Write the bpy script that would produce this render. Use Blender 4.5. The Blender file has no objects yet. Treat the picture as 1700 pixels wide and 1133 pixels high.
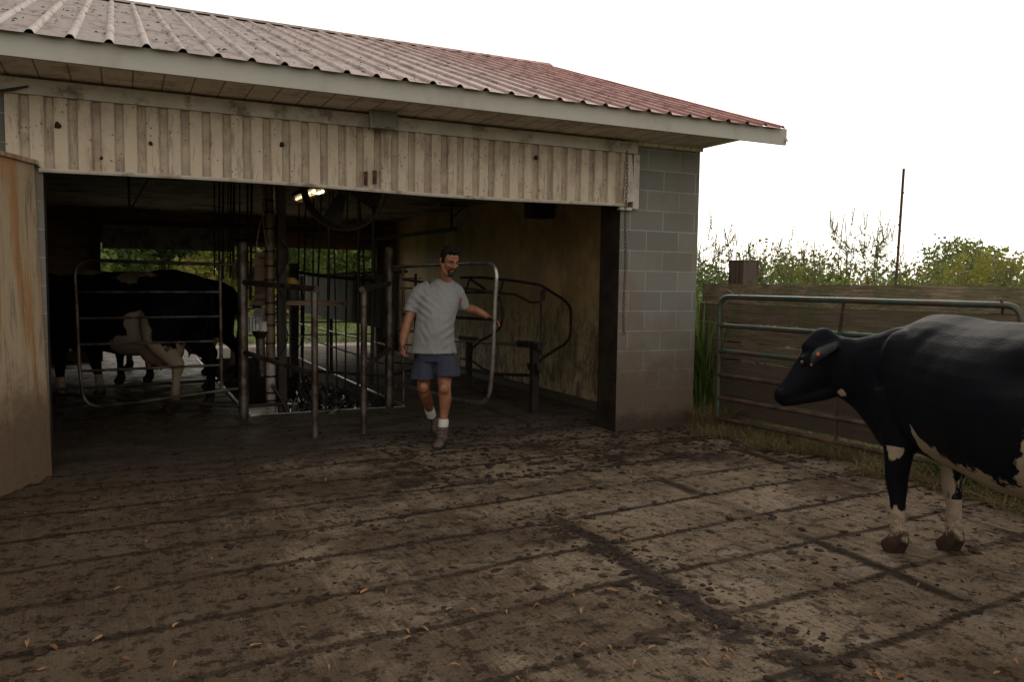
import bpy, math, random
import numpy as np
from mathutils import Vector, Matrix, noise as mnoise
random.seed(7); RNG = np.random.default_rng(7)
scn = bpy.context.scene
COL = scn.collection
R_ = math.radians

# ------------------------------------------------------------------ camera
CY, CP, CR, CF = 0.451759575, 0.0723157001, -0.0133605201, 1334.78470
CAM = np.array([0, 0, 1.5])
def cam_axes():
    cy, sy, cp, sp = math.cos(CY), math.sin(CY), math.cos(CP), math.sin(CP)
    f = np.array([sy*cp, cy*cp, -sp]); r = np.array([cy, -sy, 0.]); d = np.cross(f, r)
    cr, sr = math.cos(CR), math.sin(CR)
    return np.array([cr*r+sr*d, -sr*r+cr*d, f])
AX = cam_axes()
def ray(x, y): return np.array([(x-850)/CF, (y-566.5)/CF, 1.]) @ AX
def G(x, y, z=0.):
    v = ray(x, y); return Vector(CAM + v*(z-1.5)/v[2])
def PX(x, y, X):
    v = ray(x, y); return Vector(CAM + v*X/v[0])
def PY(x, y, Y):
    v = ray(x, y); return Vector(CAM + v*Y/v[1])
def PD(x, y, d): return Vector(CAM + ray(x, y)*d)
def PV(x, y, A, B):          # on the vertical plane through ground points A, B
    v = ray(x, y); n = np.array([B[1]-A[1], -(B[0]-A[0]), 0.])
    t = (n @ (np.array([A[0], A[1], 0.])-CAM))/(n @ v); return Vector(CAM+v*t)
cam = bpy.data.objects.new('camera', bpy.data.cameras.new('camera')); COL.objects.link(cam)
m = Matrix.Identity(4)
for i in range(3):
    m[i][0] = AX[0][i]; m[i][1] = -AX[1][i]; m[i][2] = -AX[2][i]; m[i][3] = CAM[i]
cam.matrix_world = m
cam.data.lens = CF*36/1700; cam.data.sensor_width = 36; cam.data.clip_end = 3000; cam.data.clip_start = .05
scn.camera = cam

# ------------------------------------------------------------------ materials
MATS = {}
class NT:
    def __init__(s, name):
        s.m = bpy.data.materials.new(name); s.m.use_nodes = True
        s.t = s.m.node_tree; s.b = s.t.nodes['Principled BSDF']; s.N = s.t.nodes; s.L = s.t.links
        s.tc = s.N.new('ShaderNodeTexCoord'); s.co = s.tc.outputs['Object']
        MATS[name] = s.m
    def set(s, sock, v):
        if hasattr(v, 'is_output') or isinstance(v, bpy.types.NodeSocket): s.L.new(v, sock)
        else:
            if isinstance(v, (tuple, list)) and len(v) == 3 and sock.type == 'RGBA': v = (*v, 1)
            sock.default_value = v
    def mapping(s, scale=(1, 1, 1), rot=(0, 0, 0), loc=(0, 0, 0), co=None):
        n = s.N.new('ShaderNodeMapping'); s.L.new(co or s.co, n.inputs[0])
        n.inputs['Scale'].default_value = scale; n.inputs['Rotation'].default_value = rot; n.inputs['Location'].default_value = loc
        return n.outputs[0]
    def noise(s, scale, detail=4, rough=.55, co=None, dist=0, col=False):
        n = s.N.new('ShaderNodeTexNoise'); s.L.new(co or s.co, n.inputs['Vector'])
        n.inputs['Scale'].default_value = scale; n.inputs['Detail'].default_value = detail
        n.inputs['Roughness'].default_value = rough; n.inputs['Distortion'].default_value = dist
        return n.outputs['Color' if col else 'Fac']
    def voro(s, scale, co=None, feat='F1', out='Distance'):
        n = s.N.new('ShaderNodeTexVoronoi'); n.feature = feat; s.L.new(co or s.co, n.inputs['Vector'])
        n.inputs['Scale'].default_value = scale; return n.outputs[out]
    def ramp(s, v, a, b, ca=(0, 0, 0), cb=(1, 1, 1)):
        n = s.N.new('ShaderNodeMapRange'); n.interpolation_type = 'SMOOTHSTEP'; s.set(n.inputs[0], v)
        n.inputs[1].default_value = a; n.inputs[2].default_value = b
        return n.outputs[0]
    def math(s, op, a, b=0., c=None, clamp=False):
        n = s.N.new('ShaderNodeMath'); n.operation = op; n.use_clamp = clamp; s.set(n.inputs[0], a); s.set(n.inputs[1], b)
        if c is not None: s.set(n.inputs[2], c)
        return n.outputs[0]
    def mix(s, f, a, b, mode='MIX'):
        n = s.N.new('ShaderNodeMix'); n.data_type = 'RGBA'; n.blend_type = mode
        s.set(n.inputs[0], f); s.set(n.inputs[6], a); s.set(n.inputs[7], b); return n.outputs[2]
    def sep(s, co=None):
        n = s.N.new('ShaderNodeSeparateXYZ'); s.L.new(co or s.co, n.inputs[0]); return n.outputs
    def comb(s, x, y, z):
        n = s.N.new('ShaderNodeCombineXYZ')
        for i, v in enumerate((x, y, z)): s.set(n.inputs[i], v)
        return n.outputs[0]
    def attr(s, name, out='Fac'):
        n = s.N.new('ShaderNodeAttribute'); n.attribute_name = name; return n.outputs[out]
    def bump(s, h, strength=.3, dist=.01):
        n = s.N.new('ShaderNodeBump'); n.inputs['Strength'].default_value = strength; n.inputs['Distance'].default_value = dist
        s.set(n.inputs['Height'], h); s.L.new(n.outputs[0], s.b.inputs['Normal'])
    def fin(s, color, rough=.7, metal=0., spec=.5):
        s.set(s.b.inputs['Base Color'], color); s.set(s.b.inputs['Roughness'], rough)
        s.set(s.b.inputs['Metallic'], metal); s.set(s.b.inputs['Specular IOR Level'], spec); return s.m

def simple(name, c1, c2, scale=8, rough=.7, metal=0., bump=.2, bs=40, dirt=None, dscale=3, dlo=.5, dhi=.65, spec=.5, stretch=(1, 1, 1)):
    s = NT(name); co = s.mapping(stretch)
    c = s.mix(s.ramp(s.noise(scale, 5, .6, co), .35, .65), c1, c2)
    if dirt:
        c = s.mix(s.ramp(s.noise(dscale, 6, .7, co), dlo-.05, dhi-.05), c, dirt)
    if bump: s.bump(s.noise(bs, 4, .6, co), bump, .006)
    return s.fin(c, rough, metal, spec)

simple('pipe_galv', (.115, .095, .08), (.19, .165, .145), 14, .42, .55, .25, 90, (.06, .035, .024), 7, .47, .62)
simple('pipe_bright', (.42, .40, .37), (.3, .28, .26), 10, .3, .8, .1, 80, (.16, .12, .09), 9, .55, .7)
simple('pipe_dark', (.026, .019, .014), (.045, .034, .026), 14, .6, .2, .4, 80, (.015, .01, .008), 7, .5, .65)
simple('gate_green', (.028, .055, .042), (.05, .085, .066), 9, .42, .1, .25, 70, (.075, .045, .03), 5, .50, .66)
simple('gate_rust', (.085, .05, .036), (.13, .075, .052), 12, .62, .1, .4, 70, (.04, .024, .018), 6, .45, .65)
simple('rust', (.07, .03, .017), (.11, .05, .03), 25, .8, .2, .5, 120)
simple('white_paint', (.42, .38, .32), (.5, .46, .39), 6, .6, 0, .15, 60, (.16, .115, .08), 4, .55, .75)
simple('trim_paint', (.42, .40, .36), (.5, .48, .44), 3, .55, 0, .1, 60, (.2, .16, .12), 5, .6, .8, stretch=(.4, 3, 3))
simple('rubber', (.012, .011, .01), (.022, .02, .018), 12, .55, 0, .1, 60, spec=.4)
simple('rubber_sheet', (.03, .029, .028), (.05, .047, .044), 3, .5, 0, .2, 12, (.07, .06, .05), 4, .55, .75, stretch=(3, 3, .6))
simple('steel', (.5, .49, .47), (.4, .39, .37), 8, .28, .9, .05, 60)
simple('pvc', (.45, .42, .38), (.38, .34, .3), 6, .45, 0, .05, 60, (.14, .09, .06), 6, .5, .7)
simple('pvc_brown', (.19, .115, .07), (.24, .15, .09), 6, .5, 0, .05, 60, (.08, .05, .03), 6, .5, .7)
simple('dark_paint', (.03, .028, .026), (.05, .045, .042), 6, .6, 0, .1, 40)
simple('box_grey', (.24, .24, .225), (.32, .31, .29), 6, .5, 0, .1, 40, (.08, .055, .04), 5, .5, .7)
simple('white_plastic', (.75, .72, .68), (.65, .61, .56), 9, .5, 0, .1, 40, (.2, .15, .11), 9, .55, .7)
simple('yellow_plastic', (.4, .26, .03), (.3, .19, .03), 9, .5, 0, .1, 40)
simple('ceiling', (.32, .265, .20), (.42, .35, .26), 3, .8, 0, .1, 30, (.07, .05, .035), 1.6, .5, .7)
simple('brown_board', (.36, .22, .14), (.27, .16, .10), 4, .7, 0, .2, 30, (.05, .03, .02), 2.2, .5, .7, stretch=(.3, 1, 3))
simple('pit_wall', (.09, .075, .06), (.06, .05, .04), 5, .6, 0, .2, 30)
simple('skin', (.30, .13, .07), (.21, .08, .042), 16, .5, 0, .08, 200)
simple('hair', (.010, .007, .0055), (.02, .014, .011), 90, .85, 0, .6, 140, spec=.08)
simple('beard', (.022, .015, .011), (.045, .036, .03), 110, .85, 0, .6, 160, spec=.08)
simple('sock', (.62, .6, .57), (.55, .53, .5), 40, .9, 0, .4, 150)
simple('boot', (.075, .052, .038), (.11, .08, .06), 25, .7, 0, .4, 60, (.035, .022, .015), 9, .5, .65)
simple('lace', (.17, .14, .11), (.2, .17, .13), 25, .8, 0, 0)
simple('eye', (.01, .008, .007), (.015, .012, .01), 25, .4, 0, 0)
simple('eye_white', (.2, .15, .12), (.22, .17, .14), 25, .3, 0, 0)
simple('tag_orange', (.55, .07, .02), (.45, .05, .02), 25, .5, 0, 0)
simple('tag_red', (.16, .02, .015), (.13, .02, .015), 25, .5, 0, 0)
simple('post_wood', (.10, .07, .052), (.15, .11, .085), 5, .85, 0, .8, 24, (.04, .028, .02), 5, .45, .65, stretch=(4, 4, .5))
simple('hay', (.2, .15, .07), (.12, .1, .05), 2, .9, 0, 0)
simple('clod', (.022, .015, .011), (.045, .032, .024), 30, .9, 0, .5, 120, spec=.08)
simple('trunk', (.05, .038, .028), (.08, .06, .045), 9, .9, 0, .6, 30)
simple('stem', (.12, .13, .05), (.16, .14, .07), 9, .8, 0, 0)
simple('seed', (.13, .115, .06), (.10, .10, .04), 9, .8, 0, 0)
simple('gravel_path', (.2, .17, .145), (.28, .25, .22), 14, .85, 0, .6, 50, (.1, .08, .06), 3, .5, .7)

# shirt: heather grey
s = NT('shirt'); n1 = s.noise(420, 2); n2 = s.noise(60, 3)
c = s.mix(s.ramp(n1, .3, .7), (.20, .203, .205), (.31, .312, .315)); c = s.mix(s.ramp(n2, .55, .8), c, (.19, .187, .18))
h = s.math('ADD', s.math('MULTIPLY', s.noise(9, 3, .5, s.mapping((1, 1, .5), (0, .5, 0)), 1.2), 4), n1)
s.bump(h, .55, .008); s.fin(c, .9, 0, .2)
s = NT('shorts'); n1 = s.noise(300, 2)
c = s.mix(s.ramp(n1, .3, .7), (.028, .029, .047), (.052, .054, .082))
s.bump(s.noise(14, 3, .5, s.mapping((1, 1, .35)), .6), .6, .01); s.fin(c, .9, 0, .2)

# corrugated header sheet: dirty white
s = NT('header_sheet'); x, y, z = s.sep()
c = s.mix(s.noise(2.2, 4), (.60, .505, .385), (.50, .415, .305))
rust = s.ramp(s.noise(1.6, 7, .75, s.mapping((1, 1, .6))), .50, .66); c = s.mix(s.math('MULTIPLY', rust, .55), c, (.30, .22, .15))
st = s.ramp(s.noise(7, 7, .8, s.mapping((3, 3, .35))), .51, .64); c = s.mix(s.math('MULTIPLY', st, .8), c, (.22, .16, .11))
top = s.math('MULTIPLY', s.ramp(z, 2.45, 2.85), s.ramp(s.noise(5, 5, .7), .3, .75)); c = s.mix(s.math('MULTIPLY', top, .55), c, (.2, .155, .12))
sp = s.ramp(s.voro(22), .20, .10); sm = s.ramp(s.noise(4, 2), .42, .55); c = s.mix(s.math('MULTIPLY', s.math('MULTIPLY', sp, sm), .85), c, (.05, .033, .024))
sp = s.ramp(s.voro(75), .17, .09); sm = s.ramp(s.noise(6, 2), .42, .6); c = s.mix(s.math('MULTIPLY', s.math('MULTIPLY', sp, sm), .6), c, (.09, .06, .04))
c = s.mix(s.math('MULTIPLY', s.attr('recess'), s.math('ADD', .18, s.math('MULTIPLY', s.ramp(s.noise(5, 6, .75), .4, .65), .32))), c, (.14, .10, .07))  # patchy grime in the recesses, plus their soft shading painted in
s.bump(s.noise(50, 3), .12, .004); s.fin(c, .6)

# soffit and fascia
s = NT('soffit'); x, y, z = s.sep()
c = s.mix(s.noise(3, 4), (.74, .67, .59), (.62, .55, .47)); c = s.mix(s.math('MULTIPLY', s.ramp(s.noise(6, 7, .75), .48, .64), .6), c, (.26, .19, .14))
g = s.math('ABSOLUTE', s.math('SUBTRACT', s.math('FRACT', s.math('DIVIDE', x, .2)), .5)); gr = s.ramp(g, .035, .015)
c = s.mix(s.math('MULTIPLY', gr, .75), c, (.14, .10, .075)); s.bump(s.math('SUBTRACT', 1., gr), .8, .01); s.fin(c, .75)
s = NT('fascia'); c = s.mix(s.noise(3, 4), (.40, .39, .345), (.47, .455, .41))
c = s.mix(s.math('MULTIPLY', s.ramp(s.noise(2.2, 6, .7, s.mapping((1, 1, .5))), .5, .75), .6), c, (.26, .22, .17))
sp = s.ramp(s.voro(16), .1, .05); c = s.mix(s.math('MULTIPLY', s.math('MULTIPLY', sp, s.ramp(s.noise(3, 2), .5, .6)), .8), c, (.06, .04, .03))
s.bump(s.noise(30, 3), .1, .004); s.fin(c, .6)
# roof metal: red paint; chalk and grazing sky reflection painted in as grey towards the left
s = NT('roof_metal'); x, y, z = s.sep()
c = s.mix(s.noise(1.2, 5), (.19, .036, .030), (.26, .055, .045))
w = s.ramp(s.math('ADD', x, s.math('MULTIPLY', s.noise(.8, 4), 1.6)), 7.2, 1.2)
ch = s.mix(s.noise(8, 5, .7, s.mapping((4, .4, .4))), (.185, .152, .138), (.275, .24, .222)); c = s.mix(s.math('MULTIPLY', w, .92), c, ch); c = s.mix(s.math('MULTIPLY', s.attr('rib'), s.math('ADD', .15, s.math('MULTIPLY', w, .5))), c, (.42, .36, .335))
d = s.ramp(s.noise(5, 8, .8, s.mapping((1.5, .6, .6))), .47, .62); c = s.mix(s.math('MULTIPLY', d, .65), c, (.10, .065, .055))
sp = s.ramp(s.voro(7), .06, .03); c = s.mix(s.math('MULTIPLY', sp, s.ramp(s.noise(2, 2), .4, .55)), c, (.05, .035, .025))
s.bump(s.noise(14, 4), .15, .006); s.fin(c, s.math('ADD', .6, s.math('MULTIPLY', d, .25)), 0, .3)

# concrete block walls
s = NT('block_wall'); x, y, z = s.sep()
bx = s.math('ADD', x, y); v = s.comb(bx, s.math('SUBTRACT', z, .01), 0.)
br = s.N.new('ShaderNodeTexBrick'); s.L.new(v, br.inputs['Vector'])
for k, val in (('Scale', 1.), ('Mortar Size', .006), ('Mortar Smooth', .15), ('Bias', 0.), ('Brick Width', .4), ('Row Height', .2035)): br.inputs[k].default_value = val
br.inputs['Color1'].default_value = (.135, .133, .120, 1); br.inputs['Color2'].default_value = (.20, .192, .170, 1); br.inputs['Mortar'].default_value = (.34, .32, .27, 1)
c = s.mix(.35, br.outputs['Color'], s.mix(s.ramp(s.noise(150, 2), .3, .7), (.09, .09, .085), (.3, .3, .29)), 'MIX')
c = s.mix(s.math('MULTIPLY', s.ramp(s.noise(1.6, 6, .7), .46, .62), .5), c, (.155, .13, .098))
edge = s.math('MULTIPLY', s.ramp(x, 5.1, 4.5), s.ramp(z, 1.75, 1.2)); c = s.mix(s.math('MULTIPLY', s.math('MULTIPLY', edge, s.ramp(s.noise(2.5, 6, .7), .4, .6)), .5), c, (.19, .11, .06))
low = s.ramp(s.math('ADD', z, s.math('MULTIPLY', s.noise(4, 6, .7), .8)), 1.42, .8); c = s.mix(s.math('MULTIPLY', low, .85), c, s.mix(s.noise(40, 4), (.075, .05, .038), (.15, .11, .08)))
low2 = s.ramp(s.math('ADD', z, s.math('MULTIPLY', s.noise(7, 6, .75), .35)), .42, .25); c = s.mix(s.math('MULTIPLY', low2, .9), c, s.mix(s.noise(60, 4), (.035, .023, .017), (.08, .055, .04)))
sp = s.ramp(s.voro(26), .09, .05); c = s.mix(s.math('MULTIPLY', s.math('MULTIPLY', sp, s.ramp(s.noise(3, 2), .5, .6)), .8), c, (.05, .04, .03))
h = s.math('ADD', s.math('MULTIPLY', s.math('SUBTRACT', 1., br.outputs['Fac']), .6), s.math('MULTIPLY', s.noise(160, 3), .5))
s.bump(h, .55, .006); s.fin(c, .9, 0, .25)

# yellowed interior wall lining
s = NT('wall_lining'); x, y, z = s.sep()
c = s.mix(s.noise(1.1, 4, .6), (.72, .53, .27), (.58, .40, .185))
st = s.ramp(s.noise(3.2, 8, .8, s.mapping((1, 2.2, .8))), .44, .6); lowm = s.ramp(s.math('ADD', z, s.math('MULTIPLY', s.noise(1.6, 3), .7)), 1.75, 1.25)
c = s.mix(s.math('MULTIPLY', lowm, .7), c, (.62, .52, .33)); c = s.mix(s.math('MULTIPLY', s.math('MULTIPLY', st, lowm), .85), c, (.06, .042, .022))
up = s.math('MULTIPLY', s.ramp(s.noise(.9, 6, .7), .42, .62), .6); c = s.mix(up, c, (.16, .112, .05))
tk = s.ramp(s.noise(14, 5, .8, s.mapping((1, 1.6, .5))), .55, .72); c = s.mix(s.math('MULTIPLY', tk, s.math('MULTIPLY', lowm, .7)), c, (.05, .035, .022))
seam = s.ramp(s.math('ABSOLUTE', s.math('SUBTRACT', s.math('FRACT', s.math('DIVIDE', y, 1.22)), .5)), .006, .003); c = s.mix(s.math('MULTIPLY', seam, .6), c, (.08, .06, .03))
s.bump(s.noise(5, 4), .3, .02); s.fin(c, s.math('SUBTRACT', .62, s.math('MULTIPLY', up, .4)))

# big weathered panel on the left
s = NT('panel_board'); x, y, z = s.sep()
c = s.mix(s.noise(1.7, 5, .6, s.mapping((1.5, 1.5, .5))), (.42, .345, .235), (.31, .225, .135))
or_ = s.ramp(s.noise(2.6, 6, .7, s.mapping((3, 3, .2))), .49, .6); c = s.mix(s.math('MULTIPLY', or_, .85), c, (.33, .155, .05))
st = s.ramp(s.noise(6, 7, .8, s.mapping((3, 3, .3))), .51, .62); c = s.mix(s.math('MULTIPLY', st, .65), c, (.15, .105, .065))
low = s.ramp(s.math('ADD', z, s.math('MULTIPLY', s.noise(5, 6, .75), .7)), 1.28, .78); c = s.mix(s.math('MULTIPLY', low, .9), c, s.mix(s.noise(26, 6, .75), (.045, .027, .017), (.16, .095, .055)))
sp = s.ramp(s.noise(34, 6, .8), .58, .64); c = s.mix(s.math('MULTIPLY', sp, s.math('ADD', .25, s.math('MULTIPLY', low, .6))), c, (.06, .038, .025))
s.bump(s.noise(24, 5), .35, .006); s.fin(c, .75)

# fence planks
s = NT('plank'); x, y, z = s.sep()
rnd = s.attr('rnd'); c = s.mix(rnd, (.15, .115, .078), (.34, .275, .19))
co = s.comb(s.math('MULTIPLY', s.math('ADD', x, y), .7), rnd, s.math('MULTIPLY', z, 16.))
gn = s.noise(6, 7, .75, co, .6); c = s.mix(s.math('MULTIPLY', s.ramp(gn, .44, .56), .8), c, (.085, .062, .045), 'MIX')
gr = s.math('MULTIPLY', s.ramp(s.noise(2.2, 6, .7), .45, .6), s.ramp(z, .7, 1.2)); c = s.mix(s.math('MULTIPLY', gr, .55), c, (.08, .09, .035))
low = s.ramp(s.math('ADD', z, s.math('MULTIPLY', s.noise(2, 4), .5)), 1.55, .75); c = s.mix(s.math('MULTIPLY', low, .72), c, s.mix(rnd, (.055, .038, .029), (.10, .070, .052)))
kn = s.ramp(s.voro(3.3, s.mapping((1, 1, 2.))), .06, .02); c = s.mix(s.math('MULTIPLY', kn, .8), c, (.03, .02, .014))
s.bump(gn, .5, .006); s.fin(c, .85, 0, .3)

# yard concrete with grooves, broom marks, manure
s = NT('yard_concrete'); x, y, z = s.sep()
wx = s.math('MULTIPLY', s.math('SUBTRACT', s.noise(.9, 2), .5), .16); wy = s.math('MULTIPLY', s.math('SUBTRACT', s.noise(1.1, 3), .5), .13)
u = s.math('ADD', s.math('ADD', x, wx), s.math('MULTIPLY', y, -.05)); v = s.math('ADD', s.math('ADD', y, wy), s.math('MULTIPLY', x, -.075))
gy = s.math('MULTIPLY', s.math('ABSOLUTE', s.math('SUBTRACT', s.math('FRACT', s.math('DIVIDE', s.math('SUBTRACT', v, 2.32), .535)), .5)), .535)
gx = s.math('MULTIPLY', s.math('ABSOLUTE', s.math('SUBTRACT', s.math('FRACT', s.math('DIVIDE', s.math('SUBTRACT', u, 1.62), 1.25)), .5)), 1.25)
jit = s.math('MULTIPLY', s.noise(16, 7, .8), .06)
gy2 = s.math('ADD', gy, jit); gx2 = s.math('ADD', gx, jit)
lenm = s.math('MULTIPLY', s.ramp(s.noise(1.3, 6, .75), .40, .56), s.math('ADD', .7, s.math('MULTIPLY', s.ramp(x, .5, 2.6), .3)))
lineY = s.math('MULTIPLY', s.ramp(gy2, .066, .036), s.math('ADD', .5, s.math('MULTIPLY', lenm, .5)))
xm = s.ramp(s.noise(.5, 3, .6, s.mapping((1, 1, 1), (0, 0, 0), (5, 3, 0))), .42, .52)
lineX = s.math('MULTIPLY', s.ramp(gx2, .105, .05), s.math('MULTIPLY', xm, s.math('MULTIPLY', s.ramp(x, .9, 1.9), s.math('MAXIMUM', s.ramp(y, 4.7, 4.2), s.ramp(x, 2.8, 3.1)))))
base = s.mix(s.ramp(s.noise(1.3, 6, .65), .3, .7), (.165, .122, .082), (.275, .215, .155))
br1 = s.noise(1, 6, .75, s.mapping((60, 5.0, 1), (0, 0, .07))); base = s.mix(s.math('MULTIPLY', s.math('MULTIPLY', s.ramp(br1, .42, .6), s.ramp(s.noise(1.7, 3), .4, .6)), .75), base, (.085, .066, .052))
br2 = s.noise(1, 4, .6, s.mapping((16, .9, 1), (0, 0, .1))); base = s.mix(s.math('MULTIPLY', s.ramp(br2, .5, .62), .35), base, (.075, .058, .045))
pale = s.ramp(s.noise(2.6, 6, .75, s.mapping((.7, 1.6, 1))), .56, .64); base = s.mix(s.math('MULTIPLY', pale, .5), base, (.28, .25, .215))
film_shade = s.ramp(s.math('ADD', s.noise(.75, 8, .72), s.math('MULTIPLY', s.ramp(x, 2.8, -.6), .20)), .49, .63)  # manure film, thickened towards low x to paint the yard's shaded left side
c = s.mix(s.math('MULTIPLY', film_shade, .68), base, s.mix(s.noise(22, 5, .75), (.030, .020, .0135), (.085, .057, .038)))
bl = s.ramp(s.noise(9.5, 9, .82), .53, .60); c = s.mix(s.math('MULTIPLY', bl, .7), c, (.034, .023, .016))
sp = s.ramp(s.voro(17, s.mapping((1, 1, 1), (0, 0, 0), (1, 1, 1), s.comb(s.math('ADD', x, s.math('MULTIPLY', s.noise(9, 3), .15)), y, 0.))), .16, .07); c = s.mix(s.math('MULTIPLY', s.math('MULTIPLY', sp, s.ramp(s.noise(2.5, 2), .35, .6)), .8), c, (.03, .021, .016))
sp2 = s.ramp(s.noise(48, 5, .75), .55, .62); c = s.mix(s.math('MULTIPLY', sp2, .7), c, (.04, .028, .02))
# manure trail running between yard and door
tr = s.math('ABSOLUTE', s.math('SUBTRACT', s.math('ADD', x, s.math('MULTIPLY', s.math('SUBTRACT', s.noise(1.5, 4, .7), .5), .8)), 2.45))
trail = s.math('MULTIPLY', s.ramp(tr, .17, .05), s.math('MULTIPLY', s.ramp(y, 4.5, 4.), s.ramp(s.noise(6, 5, .7), .42, .52)))
door = s.math('MULTIPLY', s.ramp(s.noise(2.1, 6, .72, s.mapping((.6, 1.2, 1))), .48, .6), s.math('MULTIPLY', s.ramp(y, 4.7, 5.6), s.ramp(x, -.5, 1.5)))
line = s.math('MAXIMUM', lineY, lineX)
man = s.math('MAXIMUM', s.math('MAXIMUM', s.math('MULTIPLY', line, .93), s.math('MULTIPLY', trail, .95)), s.math('MULTIPLY', door, .8))
c = s.mix(man, c, s.mix(s.noise(25, 4, .7), (.016, .0115, .009), (.040, .028, .021)))
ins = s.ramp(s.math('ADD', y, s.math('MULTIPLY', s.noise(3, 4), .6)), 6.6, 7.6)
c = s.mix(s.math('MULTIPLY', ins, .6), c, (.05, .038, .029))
rough = s.math('SUBTRACT', .92, s.math('MULTIPLY', trail, .45)); wet = s.ramp(s.noise(2.5, 5, .6), .3, .6)
rough = s.math('SUBTRACT', rough, s.math('MULTIPLY', s.math('MULTIPLY', s.math('MULTIPLY', ins, s.ramp(x, 2.2, 1.0)), .55), wet)); puddle = s.math('MULTIPLY', s.ramp(s.noise(1.6, 5, .6, s.mapping((1, 1.5, 1))), .46, .56), s.math('MULTIPLY', s.ramp(x, 1.6, 1.1), s.ramp(y, 8.2, 9.2))); rough = s.math('MAXIMUM', s.math('SUBTRACT', rough, s.math('MULTIPLY', puddle, .35)), .17)
h = s.math('ADD', s.math('MULTIPLY', s.noise(40, 6, .7), .5), s.math('MULTIPLY', br1, .5)); h = s.math('ADD', h, s.math('MULTIPLY', bl, .35)); h = s.math('SUBTRACT', h, s.math('MULTIPLY', line, .8))
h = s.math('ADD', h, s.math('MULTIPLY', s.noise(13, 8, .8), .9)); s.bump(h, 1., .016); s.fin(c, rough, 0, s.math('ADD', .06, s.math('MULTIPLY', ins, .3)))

# cow hide
s = NT('cow_hide'); w = s.attr('white'); dn = s.math('ADD', w, s.math('MULTIPLY', s.math('SUBTRACT', s.noise(26, 4, .7, s.mapping((1, 1, .35))), .5), .75))
wm = s.ramp(dn, .45, .55); blk = s.mix(s.noise(5, 4), (.0045, .005, .0068), (.009, .0098, .013))
wh = s.mix(s.noise(6, 5, .65), (.37, .30, .215), (.26, .20, .14)); wh = s.mix(s.math('MULTIPLY', s.ramp(s.noise(35, 6, .8), .47, .56), s.attr('mud')), wh, (.07, .045, .03))
c = s.mix(wm, blk, wh); c = s.mix(s.ramp(s.math('ADD', s.attr('mud'), s.math('MULTIPLY', s.noise(18, 6, .75), .8)), 1.12, 1.3), c, (.05, .033, .024))
c = s.mix(s.math('MULTIPLY', s.attr('pink'), .55), c, (.42, .22, .15))
hr = s.noise(1, 3, .6, s.mapping((35, 35, 160), (.0, .6, 0)))
s.bump(s.math('ADD', s.math('MULTIPLY', hr, .5), s.math('MULTIPLY', s.noise(7, 3), 1.0)), .28, .012)
s.fin(c, s.math('ADD', .44, s.math('MULTIPLY', wm, .4)), 0, .02)

def foliage(name, a, b, hue=.5, trans=.3):
    s = NT(name); r = s.attr('rnd'); c = s.mix(r, a, b)
    s.fin(c, .6, 0, .3)
    tr = s.N.new('ShaderNodeBsdfTranslucent'); s.L.new(s.mix(.4, c, (.12, .16, .02)), tr.inputs[0])
    mx = s.N.new('ShaderNodeMixShader'); mx.inputs[0].default_value = trans
    s.L.new(s.b.outputs[0], mx.inputs[1]); s.L.new(tr.outputs[0], mx.inputs[2]); s.L.new(mx.outputs[0], s.N['Material Output'].inputs[0])
    return s.m
foliage('leaf_dark', (0.047, 0.088, 0.024), (0.121, 0.176, 0.047), trans=.4)
foliage('leaf_mid', (0.081, 0.133, 0.033), (0.194, 0.245, 0.067), trans=.45)
foliage('leaf_yellow', (0.156, 0.168, 0.036), (0.336, 0.300, 0.072), trans=.45)
foliage('leaf_tan', (.14, .12, .045), (.24, .19, .08), trans=.4)
foliage('weed_leaf', (0.085, 0.151, 0.048), (0.203, 0.288, 0.092), trans=.45)
foliage('corn_leaf', (0.068, 0.121, 0.027), (0.162, 0.230, 0.068), trans=.45)
foliage('leaf_far', (.10, .14, .06), (.20, .24, .12), trans=.4)  # distance haze put into the paler leaf colour
foliage('grass_green', (.035, .06, .012), (.09, .12, .03))
foliage('grass_dry', (.13, .10, .045), (.27, .21, .10))
foliage('leaf_fallen', (.15, .055, .022), (.30, .17, .08), trans=.1)
s = NT('terrain'); c = s.mix(s.ramp(s.noise(.6, 5), .35, .65), (.085, .12, .022), (.13, .15, .035)); c = s.mix(s.ramp(s.noise(7, 5, .7), .5, .7), c, (.14, .12, .045))
s.bump(s.noise(18, 5, .7), .7, .05); s.fin(c, .9, 0, .2)
s = NT('lamp_glow'); s.fin((.8, .7, .5), .4); s.b.inputs['Emission Color'].default_value = (1., .72, .36, 1); s.b.inputs['Emission Strength'].default_value = 3.5
s = NT('glass_dirty'); c = s.mix(s.noise(20, 4), (.16, .155, .145), (.24, .235, .22)); s.bump(s.noise(30, 2), .2, .01); s.fin(c, .3)

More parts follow.
